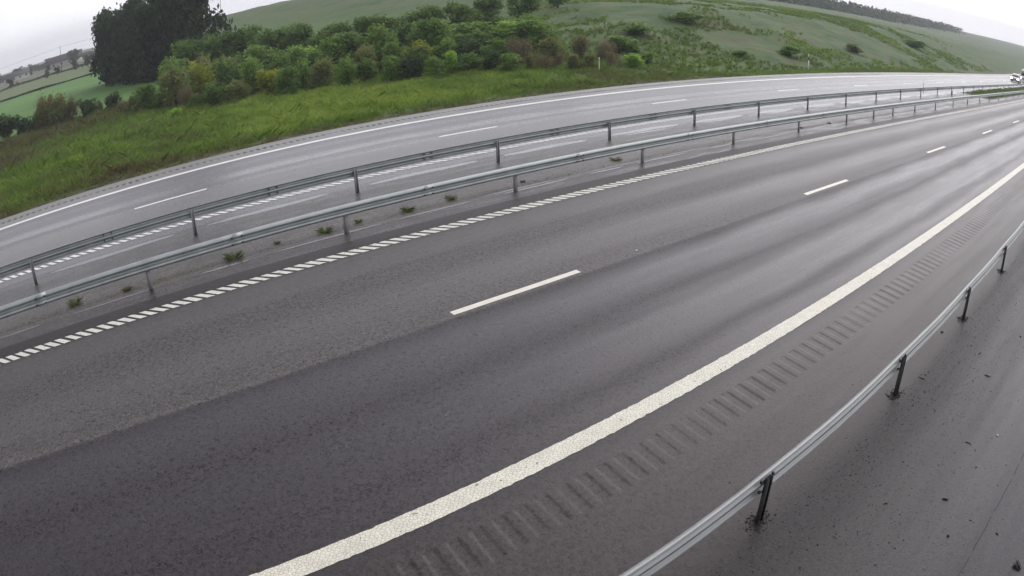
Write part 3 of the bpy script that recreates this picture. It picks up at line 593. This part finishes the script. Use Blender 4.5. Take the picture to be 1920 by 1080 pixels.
# ------------------------------------------------------------------ grass (uncountable)
def vnoise(x, y, seed=0):
    xi, yi = np.floor(x).astype(int), np.floor(y).astype(int); fx, fy = x-xi, y-yi; fx = fx*fx*(3-2*fx); fy = fy*fy*(3-2*fy)
    h = lambda a, b: (np.sin(a*127.1+b*311.7+seed*74.7)*43758.5453) % 1.0
    return (h(xi, yi)*(1-fx)+h(xi+1, yi)*fx)*(1-fy)+(h(xi, yi+1)*(1-fx)+h(xi+1, yi+1)*fx)*fy
def grass(name, s0, s1, d0, d1, dens, hf, wf, mat, seed, nb=4, tintf=None, lean=.62, clump=.75, fade=None):
    g = np.random.default_rng(seed); n = int((s1-s0)*(d1-d0)*dens); s_ = g.uniform(s0, s1, n); d_ = g.uniform(d0, d1, n)
    cl = vnoise(s_*1.3, d_*1.3, 1); keep = g.random(n) < (1.1-clump+clump*cl)*(1 if fade is None else fade(s_, d_)); s_, d_, cl = s_[keep], d_[keep], cl[keep]; n = len(s_)
    h = hf(s_, d_)*(1.4-.9*clump*1.2+.9*clump*1.2*cl)*g.uniform(.7, 1.3, n); t = tintf(s_, d_, g)
    s_ = np.repeat(s_, nb)+g.normal(0, .05, n*nb); d_ = np.repeat(d_, nb)+g.normal(0, .05, n*nb); h = np.repeat(h, nb)*g.uniform(.6, 1.2, n*nb); t = np.repeat(t, nb)+g.normal(0, .06, n*nb)
    x, y = plan(s_, d_); z = ground_z(s_, d_)-.02; a = g.uniform(0, 2*np.pi, n*nb); w = wf*g.uniform(.6, 1.4, n*nb); lx = g.normal(0, lean, n*nb)*h; ly = g.normal(0, lean, n*nb)*h
    B = np.stack([x, y, z], 1); dv = np.stack([np.cos(a)*w, np.sin(a)*w, np.zeros_like(w)], 1); mid = B+np.stack([lx*.35, ly*.35, h*.6], 1); tip = B+np.stack([lx, ly, h], 1)
    V = np.stack([B-dv*.5, B+dv*.5, mid+dv*.42, tip, mid-dv*.42], 1).reshape(-1, 3)
    return mesh_obj(name, V, np.arange(len(h)*5).reshape(-1, 5), mat, attr=np.repeat(np.clip(t, 0, 1), 5))
def grassmat():
    m = Mat('verge_grass'); a = m.n('ShaderNodeAttribute', attribute_name='tint')
    c = m.ramp(a.outputs['Fac'], [(0, (.21, .17, .10)), (.15, (.14, .12, .06)), (.3, (.20, .22, .07)), (.45, (.15, .25, .045)), (.6, (.24, .36, .058)), (.78, (.33, .43, .075)), (1.0, (.42, .48, .12))])
    tr = m.n('ShaderNodeBsdfTranslucent'); m.l(c, tr.inputs[0]); ms = m.n('ShaderNodeMixShader'); ms.inputs[0].default_value = .35; m.set(Base_Color=c, Roughness=.6, Specular_IOR_Level=.25); m.l(m.b.outputs[0], ms.inputs[1]); m.l(tr.outputs[0], ms.inputs[2]); m.l(ms.outputs[0], m.out.inputs['Surface']); return m.m
M_grass = grassmat()
def edge_t(d_): return np.clip((d_-19.1)/2.2, 0, 1)
def t_verge(s_, d_, g):
    big = vnoise(s_*.22, d_*.22, 3); sml = vnoise(s_*.9, d_*.9, 5); e = edge_t(d_)
    lively = sm(-4, 8, s_)*(1-sm(20, 30, s_)); base = .46+.22*lively+.34*(sml-.5)+.26*(big-.5)-.14*(1-sm(20.5, 24, d_))
    right = sm(20, 30, s_); base = base*(1-right)+(.24+.18*sml+.10*big)*right
    brown = (1-sm(2.0, 8.0, np.abs(d_-60)))*(1-sm(10, 20, s_)); base = base*(1-brown)+(.13+.2*sml)*brown
    tan_ = np.exp(-((s_+13)/4.5)**2-((d_-46)/6)**2)*(.5+.8*sml); base = base*(1-np.clip(tan_, 0, 1))+.04*np.clip(tan_, 0, 1)
    return np.clip(base*e+(.18+.10*sml)*(1-e)+g.normal(0, .05, len(s_)), 0, 1)
def h_verge(s_, d_):
    e = edge_t(d_); h = .07+.28*e*(1-.6*sm(20, 34, s_))*(.65+.7*vnoise(s_*.45, d_*.45, 12))+.25*np.exp(-((s_+13)/4.5)**2-((d_-46)/6)**2); return h+.25*(1-sm(2, 6, np.abs(d_-60)))*(1-sm(10, 20, s_))
gr = grass('grass', -16, 36, 18.98, 34, 52, lambda s, d: h_verge(s, d)*.9, .026, M_grass, 11, 4, t_verge, fade=lambda s, d: 1-sm(26, 36, s)*sm(21, 26, d)); tag(gr, 'tall wet grass on the verge beside the far carriageway', 'grass', kind='stuff')
gr = grass('grass', -22, 30, 34, 68, 26, lambda s, d: h_verge(s, d)*1.15, .032, M_grass, 12, 4, t_verge); tag(gr, 'darker rough grass and dry reeds near the ditch and bushes', 'grass', kind='stuff')
gr = grass('grass', 34, 120, 18.98, 24, 30, lambda s, d: .06+.05*edge_t(d), .04, M_grass, 13, 4, lambda s_, d_, g: np.clip(.24+.30*vnoise(s_*.25, d_*.3, 9)+.1*vnoise(s_, d_, 4)+g.normal(0, .03, len(s_)), 0, 1), clump=.2, fade=lambda s, d: (1-sm(60, 118, s))*(1-sm(20.5, 23.5, d))); tag(gr, 'short dull olive grass at the foot of the cutting slope', 'grass', kind='stuff')
gr = grass('scrub', 30, 170, 22, 70, 5, lambda s, d: .22+0*s, .09, M_grass, 19, 5, lambda s_, d_, g: np.clip(.36+.30*vnoise(s_*.13, d_*.13, 33)+g.normal(0, .04, len(s_)), 0, 1), lean=.8, clump=.3, fade=lambda s, d: sm(.46, .60, .6*vnoise(s*.10, d*.14, 31)+.4*vnoise(s*.4, d*.5, 32))*(1-sm(120, 168, s))*(1-sm(52, 69, d))); tag(gr, 'patchy low scrub spread over the cutting slope', 'scrub', kind='stuff')
# grass growing in the median where its paving ends
def medz(s_, d_): return road_z(s_, d_)
mg = strip('median_grass_bed', np.arange(60, 300.1, 2.), np.array([5.3, 5.6, 6.5, 7.2, 8.3, 8.6]), lambda s, d: road_z(s, d)+.09*np.clip(np.minimum(d-5.3, 8.6-d)/.4, 0, 1)*sm(60, 66, s)+.006, plain('median_turf', (.075, .085, .045), .9, var=.35, scale=1.5)); tag(mg, 'green grass bed in the median between the guardrails far ahead', 'grass bed', kind='structure')
_gz = ground_z; ground_z = lambda s_, d_: road_z(s_, d_)+.07
gr = grass('grass', 61, 170, 5.4, 8.5, 16, lambda s, d: .16+0*s, .05, M_grass, 15, 4, lambda s_, d_, g: .3+.25*vnoise(s_*.6, d_, 2)); tag(gr, 'short grass on the median bed between the guardrails', 'grass', kind='stuff')
ground_z = road_z
gr = grass('moss', -14, 34, 5.02, 5.75, 330, lambda s, d: .022+0*s, .012, M_grass, 16, 4, lambda s_, d_, g: .2+.25*vnoise(s_*.9, d_*3, 6), lean=.9, clump=.9, fade=lambda s, d: sm(.45, .75, vnoise(s*.8, d*1.5, 21))*np.exp(-((d-5.3)/.22)**2)); tag(gr, 'low moss and seedlings in the dirt line of the median', 'moss', kind='stuff')
ground_z = _gz
# weed tufts in the median dirt
TU = [(-3.78, 5.29, .30, 'tallest green weed tuft under the near median rail, left of the others'), (-1.38, 5.37, .20, 'low spreading green tuft beside a median post'), (-.45, 5.45, .13, 'small dark tuft just right of the second median post'), (.88, 5.37, .22, 'upright fan-shaped green tuft in the median dirt'), (2.21, 5.45, .20, 'yellowish green tuft growing by the wet joint line'), (8.35, 5.6, .17, 'flat mossy tuft seen through the gap under the rail'), (-7.88, 5.49, .24, 'green tuft in the dirt below the rail at the far left'), (-2.6, 5.5, .11, 'tiny dark sprig in the median dirt strip'), (-6.5, 5.3, .15, 'dry brownish tuft beside the leftmost visible median post'), (4.6, 5.5, .10, 'tiny brown tuft beside the third median post'), (19.5, 5.3, .12, 'dark tuft beside a distant median post'), (22.3, 5.25, .12, 'dark tuft in the wet median further on')]
for i, (s_, d_, h, lab) in enumerate(TU):
    g = np.random.default_rng(40+i); n = 130; h = h*.45; a = g.uniform(0, 6.28, n); r_ = g.uniform(0, 1.1, n)*h; hh = h*g.uniform(.15, 1.2, n); ln = g.uniform(.2, 1.1, n)*h*(2.6 if i in (1, 5) else 1.7); w = .0045
    B = np.stack([np.cos(a)*r_, np.sin(a)*r_, np.zeros(n)], 1); tip = B+np.stack([np.cos(a)*ln, np.sin(a)*ln, hh], 1); mid = (B+tip)/2+np.array([0, 0, 1])*hh[:, None]*.18; dv = np.stack([-np.sin(a), np.cos(a), np.zeros(n)], 1)*w
    V = np.stack([B-dv*.5, B+dv*.5, mid+dv*.5, tip, mid-dv*.5], 1).reshape(-1, 3); x, y, z = P(s_, d_)
    tnt = np.repeat(np.clip(g.normal({8: .16, 9: .12, 5: .34}.get(i, .38), .12, n), 0, 1), 5)
    o = mesh_obj('weed_tuft', V, np.arange(n*5).reshape(-1, 5), M_grass, attr=tnt, loc=(float(x), float(y), float(z))); tag(o, lab, 'weed', 'weed tufts in the median')
# ------------------------------------------------------------------ dirt, gravel and litter
def pebbles(name, n, sf, df, size, mat, seed, zf=road_z, flat=.5):
    g = np.random.default_rng(seed); s_, d_ = sf(g, n), df(g, n); x, y = plan(s_, d_); z = zf(s_, d_); k = size*g.uniform(.5, 1, n)*np.exp(g.normal(0, .35, n))
    base = np.array([(1, 0, 0), (0, 1, 0), (-1, 0, 0), (0, -1, 0), (0, 0, 1), (0, 0, -.3)], float); V = np.repeat(base[None], n, 0)*(g.uniform(.6, 1.3, (n, 6, 1))); a = g.uniform(0, 6.28, n); ca, sa = np.cos(a), np.sin(a)
    st = g.uniform(.5, 1.0, n); X = V[:, :, 0]; Y = V[:, :, 1]*st[:, None]; V2 = np.stack([X*ca[:, None]-Y*sa[:, None], X*sa[:, None]+Y*ca[:, None], V[:, :, 2]*flat], 2)*k[:, None, None]+np.stack([x, y, z], 1)[:, None, :]
    tri = np.array([(0, 1, 4), (1, 2, 4), (2, 3, 4), (3, 0, 4), (1, 0, 5), (2, 1, 5), (3, 2, 5), (0, 3, 5)]); Fc = (tri[None]+np.arange(n)[:, None, None]*6).reshape(-1, 3)
    return mesh_obj(name, V2.reshape(-1, 3), Fc, mat)
M_peb = plain('dark_grit', (.022, .020, .018), .8, var=.5, scale=30); M_pebl = plain('pale_grit', (.28, .27, .25), .8, var=.4, scale=30); M_soil = plain('wet_soil', (.022, .018, .014), .75, var=.5, scale=25)
o = pebbles('grit', 8000, lambda g, n: g.uniform(-4, 14, n), lambda g, n: -6.9-np.abs(g.normal(0, 1.0, n)), .0095, M_peb, 1); tag(o, 'dark grit scattered on the wet apron behind the nearest guardrail', 'grit', kind='stuff')
o = pebbles('grit', 800, lambda g, n: g.uniform(-4, 14, n), lambda g, n: -6.9-np.abs(g.normal(0, 1.6, n)), .0065, M_pebl, 2); tag(o, 'pale stone chips scattered on the wet apron', 'grit', kind='stuff')
o = pebbles('grit', 1800, lambda g, n: g.uniform(-6, 22, n), lambda g, n: g.uniform(-10.2, -6.0, n), .011, M_peb, 3); tag(o, 'sparse dark specks across shoulder and apron', 'grit', kind='stuff')
o = pebbles('dirt', 5000, lambda g, n: g.uniform(-14, 36, n), lambda g, n: 5.15+np.abs(g.normal(0, .20, n)), .013, M_soil, 4); tag(o, 'dark soil crumbs along the edge of the median paving', 'dirt', kind='stuff')
o = pebbles('grit', 2500, lambda g, n: g.uniform(-14, 40, n), lambda g, n: g.uniform(5.2, 8.4, n), .011, M_pebl, 5); tag(o, 'pale gravel dust on the median', 'grit', kind='stuff')
ps = [p for p in posts0 if p < 14]
o = pebbles('dirt', 1800, lambda g, n: g.choice(ps, n)+g.normal(0, .10, n), lambda g, n: DR0-.03+g.normal(0, .06, n), .019, M_soil, 6); tag(o, 'wet soil lumps round the feet of the nearest guardrail posts', 'dirt', kind='stuff')
M_twig = plain('wet_twig', (.020, .016, .012), .6, var=.4, scale=20)
def twig(label, s_, d_, L, r, bend, rz, cat='twig', name='twig'):
    x, y, z = P(s_, d_); b = MB(); b.tube([(-L/2, 0, r*.8), (-L*.15, bend*.7, r*1.1), (L*.2, bend, r), (L/2, 0, r*.7)], [r*.6, r, r*.95, r*.4], 7); b.tube([(L*.1, bend*.8, r), (L*.22, bend+L*.12, r*1.2)], [r*.5, r*.2], 5)
    o = b.build(name, M_twig, smooth=True); o.location = (float(x), float(y), float(z)); o.rotation_euler = (0, 0, rz); tag(o, label, cat, 'twigs on the apron')
twig('thick short dark stick lying on the middle of the apron', .67, -8.72, .11, .012, .008, -.5)
twig('curved dark stalk on the apron with a bend like a hook', 2.24, -8.51, .13, .006, .022, -1.0)
twig('thin slanting dark stick right of the second post from the bottom', 4.66, -8.09, .14, .009, .0, -.7)
twig('pale-tipped short stick a little above the slanting one', 5.4, -7.66, .12, .008, .01, .3)
twig('brown splinter near the foot of the second post', 3.44, -6.98, .15, .006, .01, -.8)
twig('small hooked black stalk left of the thick stick', -.04, -7.98, .07, .006, .015, -.2)
twig('stubby dark twig close to the apron joint line', .55, -9.78, .06, .008, .004, -1.3)
twig('short dark stub high on the right of the apron', 5.57, -7.38, .06, .010, .004, 1.0)
def stone(label, s_, d_, r, mat, seed, cat='stone', name='stone'):
    g = random.Random(seed); rings = []
    for i, (zz, q) in enumerate(((0, .8), (.35, 1.0), (.7, .85), (1.0, .35))): rings.append([(r*q*math.cos(a)*g.uniform(.8, 1.15), r*q*.8*math.sin(a)*g.uniform(.8, 1.15), r*.75*zz) for a in [k*math.pi/4.5 for k in range(9)]])
    b = MB(); b.loft(rings); o = b.build(name, mat, smooth=True); x, y, z = P(s_, d_); o.location = (float(x), float(y), float(z)); o.rotation_euler = (0, 0, g.uniform(0, 6)); tag(o, label, cat)
stone('white pebble lying alone on the right side of the apron', 2.87, -8.92, .026, plain('white_stone', (.6, .6, .55), .6), 1)
stone('round black lump beside the nearest guardrail between two posts', 5.55, -6.62, .035, M_soil, 2)
stone('black lump on the lower apron left of the joint line', .01, -9.09, .026, M_soil, 3)
stone('black lump high on the right edge of the apron', 7.1, -8.3, .028, M_soil, 4)
stone('small black lump on the right of the apron above the thick stick', 1.75, -8.87, .018, M_soil, 5)
stone('white road stud on the lane line beyond the nearest long dash', 3.36, .03, .03, M_white, 6, 'road stud', 'road_stud')
stone('pale stone chip lying in the middle of the nearest lane', -3.11, -2.54, .016, M_pebl, 7)
g = random.Random(9); b = MB()
for i in range(26):
    a = g.uniform(0, 6.28); q = g.uniform(0, .07); cx, cy = q*math.cos(a), q*math.sin(a); L = g.uniform(.03, .07); t_ = g.uniform(0, 6.28); zz = g.uniform(.005, .04); u = (math.cos(t_)*L, math.sin(t_)*L); w_ = (-math.sin(t_)*L*.45, math.cos(t_)*L*.45)
    top = [(cx-u[0], cy-u[1], zz*.3), (cx+w_[0], cy+w_[1], zz+.012), (cx+u[0], cy+u[1], zz+g.uniform(-.01, .02)), (cx-w_[0], cy-w_[1], zz)]; b.add(top+[(p[0], p[1], p[2]-.003) for p in top], [(0, 1, 2, 3), (7, 6, 5, 4), (0, 4, 5, 1), (1, 5, 6, 2), (2, 6, 7, 3), (3, 7, 4, 0)])
o = b.build('leaf_clump', M_twig); x, y, z = P(.16, -10.35); o.location = (float(x), float(y), float(z)); tag(o, 'black clump of wet dead leaves in the bottom right corner', 'dead leaves')
# ------------------------------------------------------------------ vehicles in the far carriageway, coming this way
M_silver = plain('silver_car_paint', (.42, .44, .44), .28, .5, var=.03); M_wpaint = plain('white_van_paint', (.72, .76, .74), .35, var=.04); M_glass = plain('car_glass', (.02, .022, .025), .08, var=.05); M_tyre = plain('tyre', (.02, .02, .02), .8); M_rim = plain('rim', (.35, .35, .36), .35, .7); M_trim = plain('dark_trim', (.018, .018, .022), .4)
hl = Mat('headlight_on'); hl.set(Base_Color=(.9, .9, .9, 1), Emission_Color=(1, .98, .95, 1), Emission_Strength=9.0); M_hl = hl.m
def vehicle(name, label, cat, s_, d_, W, L, H, prof, roof_w, paintm, glass_prof, lamps, wheel_x, wr):
    x, y, z = P(s_, d_); T = heading(s_)+math.pi; root = empty(name, (float(x), float(y), float(z)), T); tag(root, label, cat)
    # side profile (x forward, z up); half width tapers above the belt line
    belt = lamps['belt']
    def hw(zz): return W/2 if zz <= belt else W/2-(W/2-roof_w/2)*((zz-belt)/(H-belt))
    b = MB(); n = len(prof); ys = (-1, -.94, -.6, 0, .6, .94, 1); rings = []
    for k in ys: rings.append([(px_*(1-.03*abs(k)**3), k*hw(pz), pz-(.035 if abs(k) == 1 and pz > belt else 0)) for px_, pz in prof])
    b.loft(rings); b.build('body', paintm, root, smooth=False, bevel=.04)
    def pane(nm, pts, off): 
        q = MB(); q.add([(p[0]+off[0], p[1]+off[1], p[2]+off[2]) for p in pts]+[(p[0], p[1], p[2]) for p in pts], [(0, 1, 2, 3), (7, 6, 5, 4), (0, 4, 5, 1), (1, 5, 6, 2), (2, 6, 7, 3), (3, 7, 4, 0)]); q.build(nm, M_glass, root)
    (x0, z0), (x1, z1) = glass_prof; w0, w1 = hw(z0)-.10, hw(z1)-.10; pane('windscreen', [(x0, -w0, z0), (x0, w0, z0), (x1, w1, z1), (x1, -w1, z1)], (.012, 0, .012))
    for sgn in (-1, 1):
        za, zb = belt+.04, H-.14; xa = x1-.10; pane('side_window', [(x0-.35, sgn*(hw(za)), za), (xa, sgn*hw(zb), zb), (lamps['rear'], sgn*hw(zb), zb), (lamps['rear']-.2, sgn*hw(za), za)], (0, sgn*.008, .004))
        q = MB(); q.box((lamps['x'], sgn*lamps['y'], lamps['z']), (.10, lamps['w'], lamps['h'])); q.build('headlight', M_hl, root, bevel=.03)
        q = MB(); q.box((x0-.05, sgn*(W/2+.09), belt+.10), (.12, .20, .14)); q.build('mirror', M_trim, root, bevel=.03)
        for wx in wheel_x:
            q = MB(); q.loft([[(wx+r_*math.cos(a), sgn*yy, wr+r_*math.sin(a)) for a in [i*math.pi/9 for i in range(18)]] for yy, r_ in ((W/2-.22, wr*.93), (W/2-.20, wr), (W/2-.02, wr), (W/2+.005, wr*.92))]); w_ = q.build('wheel', M_tyre, root)
            q = MB(); q.loft([[(wx+r_*math.cos(a), sgn*yy, wr+r_*math.sin(a)) for a in [i*math.pi/9 for i in range(18)]] for yy, r_ in ((W/2-.06, wr*.6), (W/2+.012, wr*.6), (W/2+.018, wr*.25))]); q.build('rim', M_rim, w_)
    fx = lamps['x']; q = MB(); q.box((fx+.02, 0, lamps['z']-.10), (.10, W*.46, .22)); q.build('grille', M_trim, root, bevel=.02)
    q = MB(); q.box((fx+.03, 0, .36), (.14, W*.86, .22)); q.build('bumper', M_trim if name == 'car' else M_wpaint, root, bevel=.05); q = MB(); q.box((fx+.11, 0, .40), (.02, .50, .11)); q.build('number_plate', M_white, root)
    return root
vehicle('car', 'silver car with both headlights on, driving this way on the far carriageway', 'car', 122.5, 11.85, 1.82, 4.5, 1.58,
    [(2.2, .28), (2.25, .62), (2.12, .86), (1.15, 1.02), (.25, 1.52), (-.4, 1.58), (-1.7, 1.50), (-2.15, 1.0), (-2.22, .6), (-2.18, .28)], 1.30, M_silver, ((1.12, 1.05), (.30, 1.49)), dict(belt=.95, x=2.16, y=.70, z=.70, w=.34, h=.19, rear=-1.5), (1.4, -1.35), .32)
vehicle('van', 'tall white van following close behind the silver car, cut by the picture edge', 'van', 136, 11.3, 2.0, 5.6, 2.55,
    [(2.7, .32), (2.75, .85), (2.6, 1.08), (1.95, 1.25), (1.15, 2.35), (.8, 2.55), (-2.7, 2.55), (-2.8, 2.3), (-2.8, .32)], 1.72, M_wpaint, ((1.92, 1.32), (1.20, 2.26)), dict(belt=1.2, x=2.68, y=.76, z=.86, w=.28, h=.26, rear=.1), (1.8, -1.75), .35)
# ------------------------------------------------------------------ far farm buildings and power line
M_wall = plain('rendered_wall', (.50, .49, .46), .8); M_roof = plain('dark_roof', (.07, .06, .06), .7); M_redw = plain('red_timber', (.20, .05, .035), .8)
def farm(label, s_, d_, L, W, H, R, wall, rz):
    x, y, z = G(s_, d_); t = empty('farmhouse', (float(x), float(y), float(z)-.1), rz); tag(t, label, 'farmhouse')
    b = MB(); b.add([(-L/2, -W/2, 0), (L/2, -W/2, 0), (L/2, W/2, 0), (-L/2, W/2, 0), (-L/2, -W/2, H), (L/2, -W/2, H), (L/2, W/2, H), (-L/2, W/2, H), (-L/2, 0, H+R), (L/2, 0, H+R)], [(0, 1, 5, 4), (2, 3, 7, 6), (1, 2, 6, 9, 5), (3, 0, 4, 8, 7)]); b.build('wall', wall, t)
    b = MB(); e = .5; k = R/(W/2)
    for sg_ in (-1, 1): b.add([(-L/2-e, 0, H+R+.03), (L/2+e, 0, H+R+.03), (L/2+e, sg_*(W/2+e), H-e*k+.03), (-L/2-e, sg_*(W/2+e), H-e*k+.03), (-L/2-e, 0, H+R+.25), (L/2+e, 0, H+R+.25), (L/2+e, sg_*(W/2+e), H-e*k+.2), (-L/2-e, sg_*(W/2+e), H-e*k+.2)], [(0, 1, 2, 3), (7, 6, 5, 4), (2, 6, 7, 3), (0, 3, 7, 4), (1, 5, 6, 2)])
    rf = b.build('roof', M_roof, t); b = MB(); b.box((L*.2, 0, H+R+.5), (.9, .9, 1.4)); b.build('chimney', M_redw, rf)
    for i in range(4): b = MB(); b.box((-L/2+L*(i+.5)/4, -W/2-.02, H*.55), (1.1, .12, 1.2)); b.build('window', M_glass, t)
farm('pale farmhouse with a dark gable roof on the skyline beyond the field', -1.5, 372, 19, 8, 3.4, 3.0, M_wall, .55)
farm('low pale farm building among trees near the left end of the skyline', -33, 385, 16, 8, 2.6, 2.2, M_wall, .8)
M_wire = plain('wire', (.10, .10, .11), .6); M_wood = plain('pole_wood', (.09, .075, .06), .9)
PL = [(-175, 330), (-90, 320), (-5, 310), (80, 300)]; tops = []
for i, (s_, d_) in enumerate(PL):
    x, y, z = G(s_, d_); t = empty('power_pole', (float(x), float(y), float(z)), heading(s_)); tag(t, ['wooden power pole outside at far left', 'wooden power pole carrying two wires at the left', 'wooden power pole carrying two wires behind the pointed tree', 'wooden power pole hidden behind the dark trees'][i], 'power pole', 'power poles beyond the field')
    b = MB(); b.tube([(0, 0, -.5), (0, 0, 10.5)], [.16, .11], 8); b.build('pole', M_wood, t); b = MB(); b.box((0, 0, 10.2), (.12, 2.2, .12)); b.build('crossarm', M_wood, t); tops.append((t.location.copy(), heading(s_)))
root = empty('power_line', tuple(tops[0][0])); tag(root, 'two thin power wires strung above the distant fields', 'power line'); bpy.context.view_layer.update(); inv = root.matrix_world.inverted()
for sg_ in (-1, 1):
    b = MB()
    for i in range(3):
        a, ta = tops[i]; c_, tb = tops[i+1]; A = Vector((a.x-math.sin(ta)*sg_, a.y+math.cos(ta)*sg_, a.z+10.3)); B_ = Vector((c_.x-math.sin(tb)*sg_, c_.y+math.cos(tb)*sg_, c_.z+10.3))
        b.tube([A.lerp(B_, t_)-Vector((0, 0, 1.6*4*t_*(1-t_))) for t_ in [k/12 for k in range(13)]], .035, 4, False)
    o = b.build('wire', M_wire); o.parent = root; o.matrix_parent_inverse = inv
# ------------------------------------------------------------------ haze
HAZE = 0.0007
if HAZE:
    hz = MB(); hz.box((0, 0, 18), (3400, 3400, 64)); o = hz.build('haze', None); hm = bpy.data.materials.new('haze'); hm.use_nodes = True; ht = hm.node_tree; ht.nodes.clear(); ho = ht.nodes.new('ShaderNodeOutputMaterial'); hv = ht.nodes.new('ShaderNodeVolumePrincipled')
    hv.inputs['Color'].default_value = (.86, .88, .92, 1); hv.inputs['Density'].default_value = HAZE; hv.inputs['Anisotropy'].default_value = 0.2; ht.links.new(hv.outputs[0], ho.inputs['Volume']); o.data.materials.append(hm); tag(o, 'thin grey rain haze filling the air', 'haze', kind='stuff')
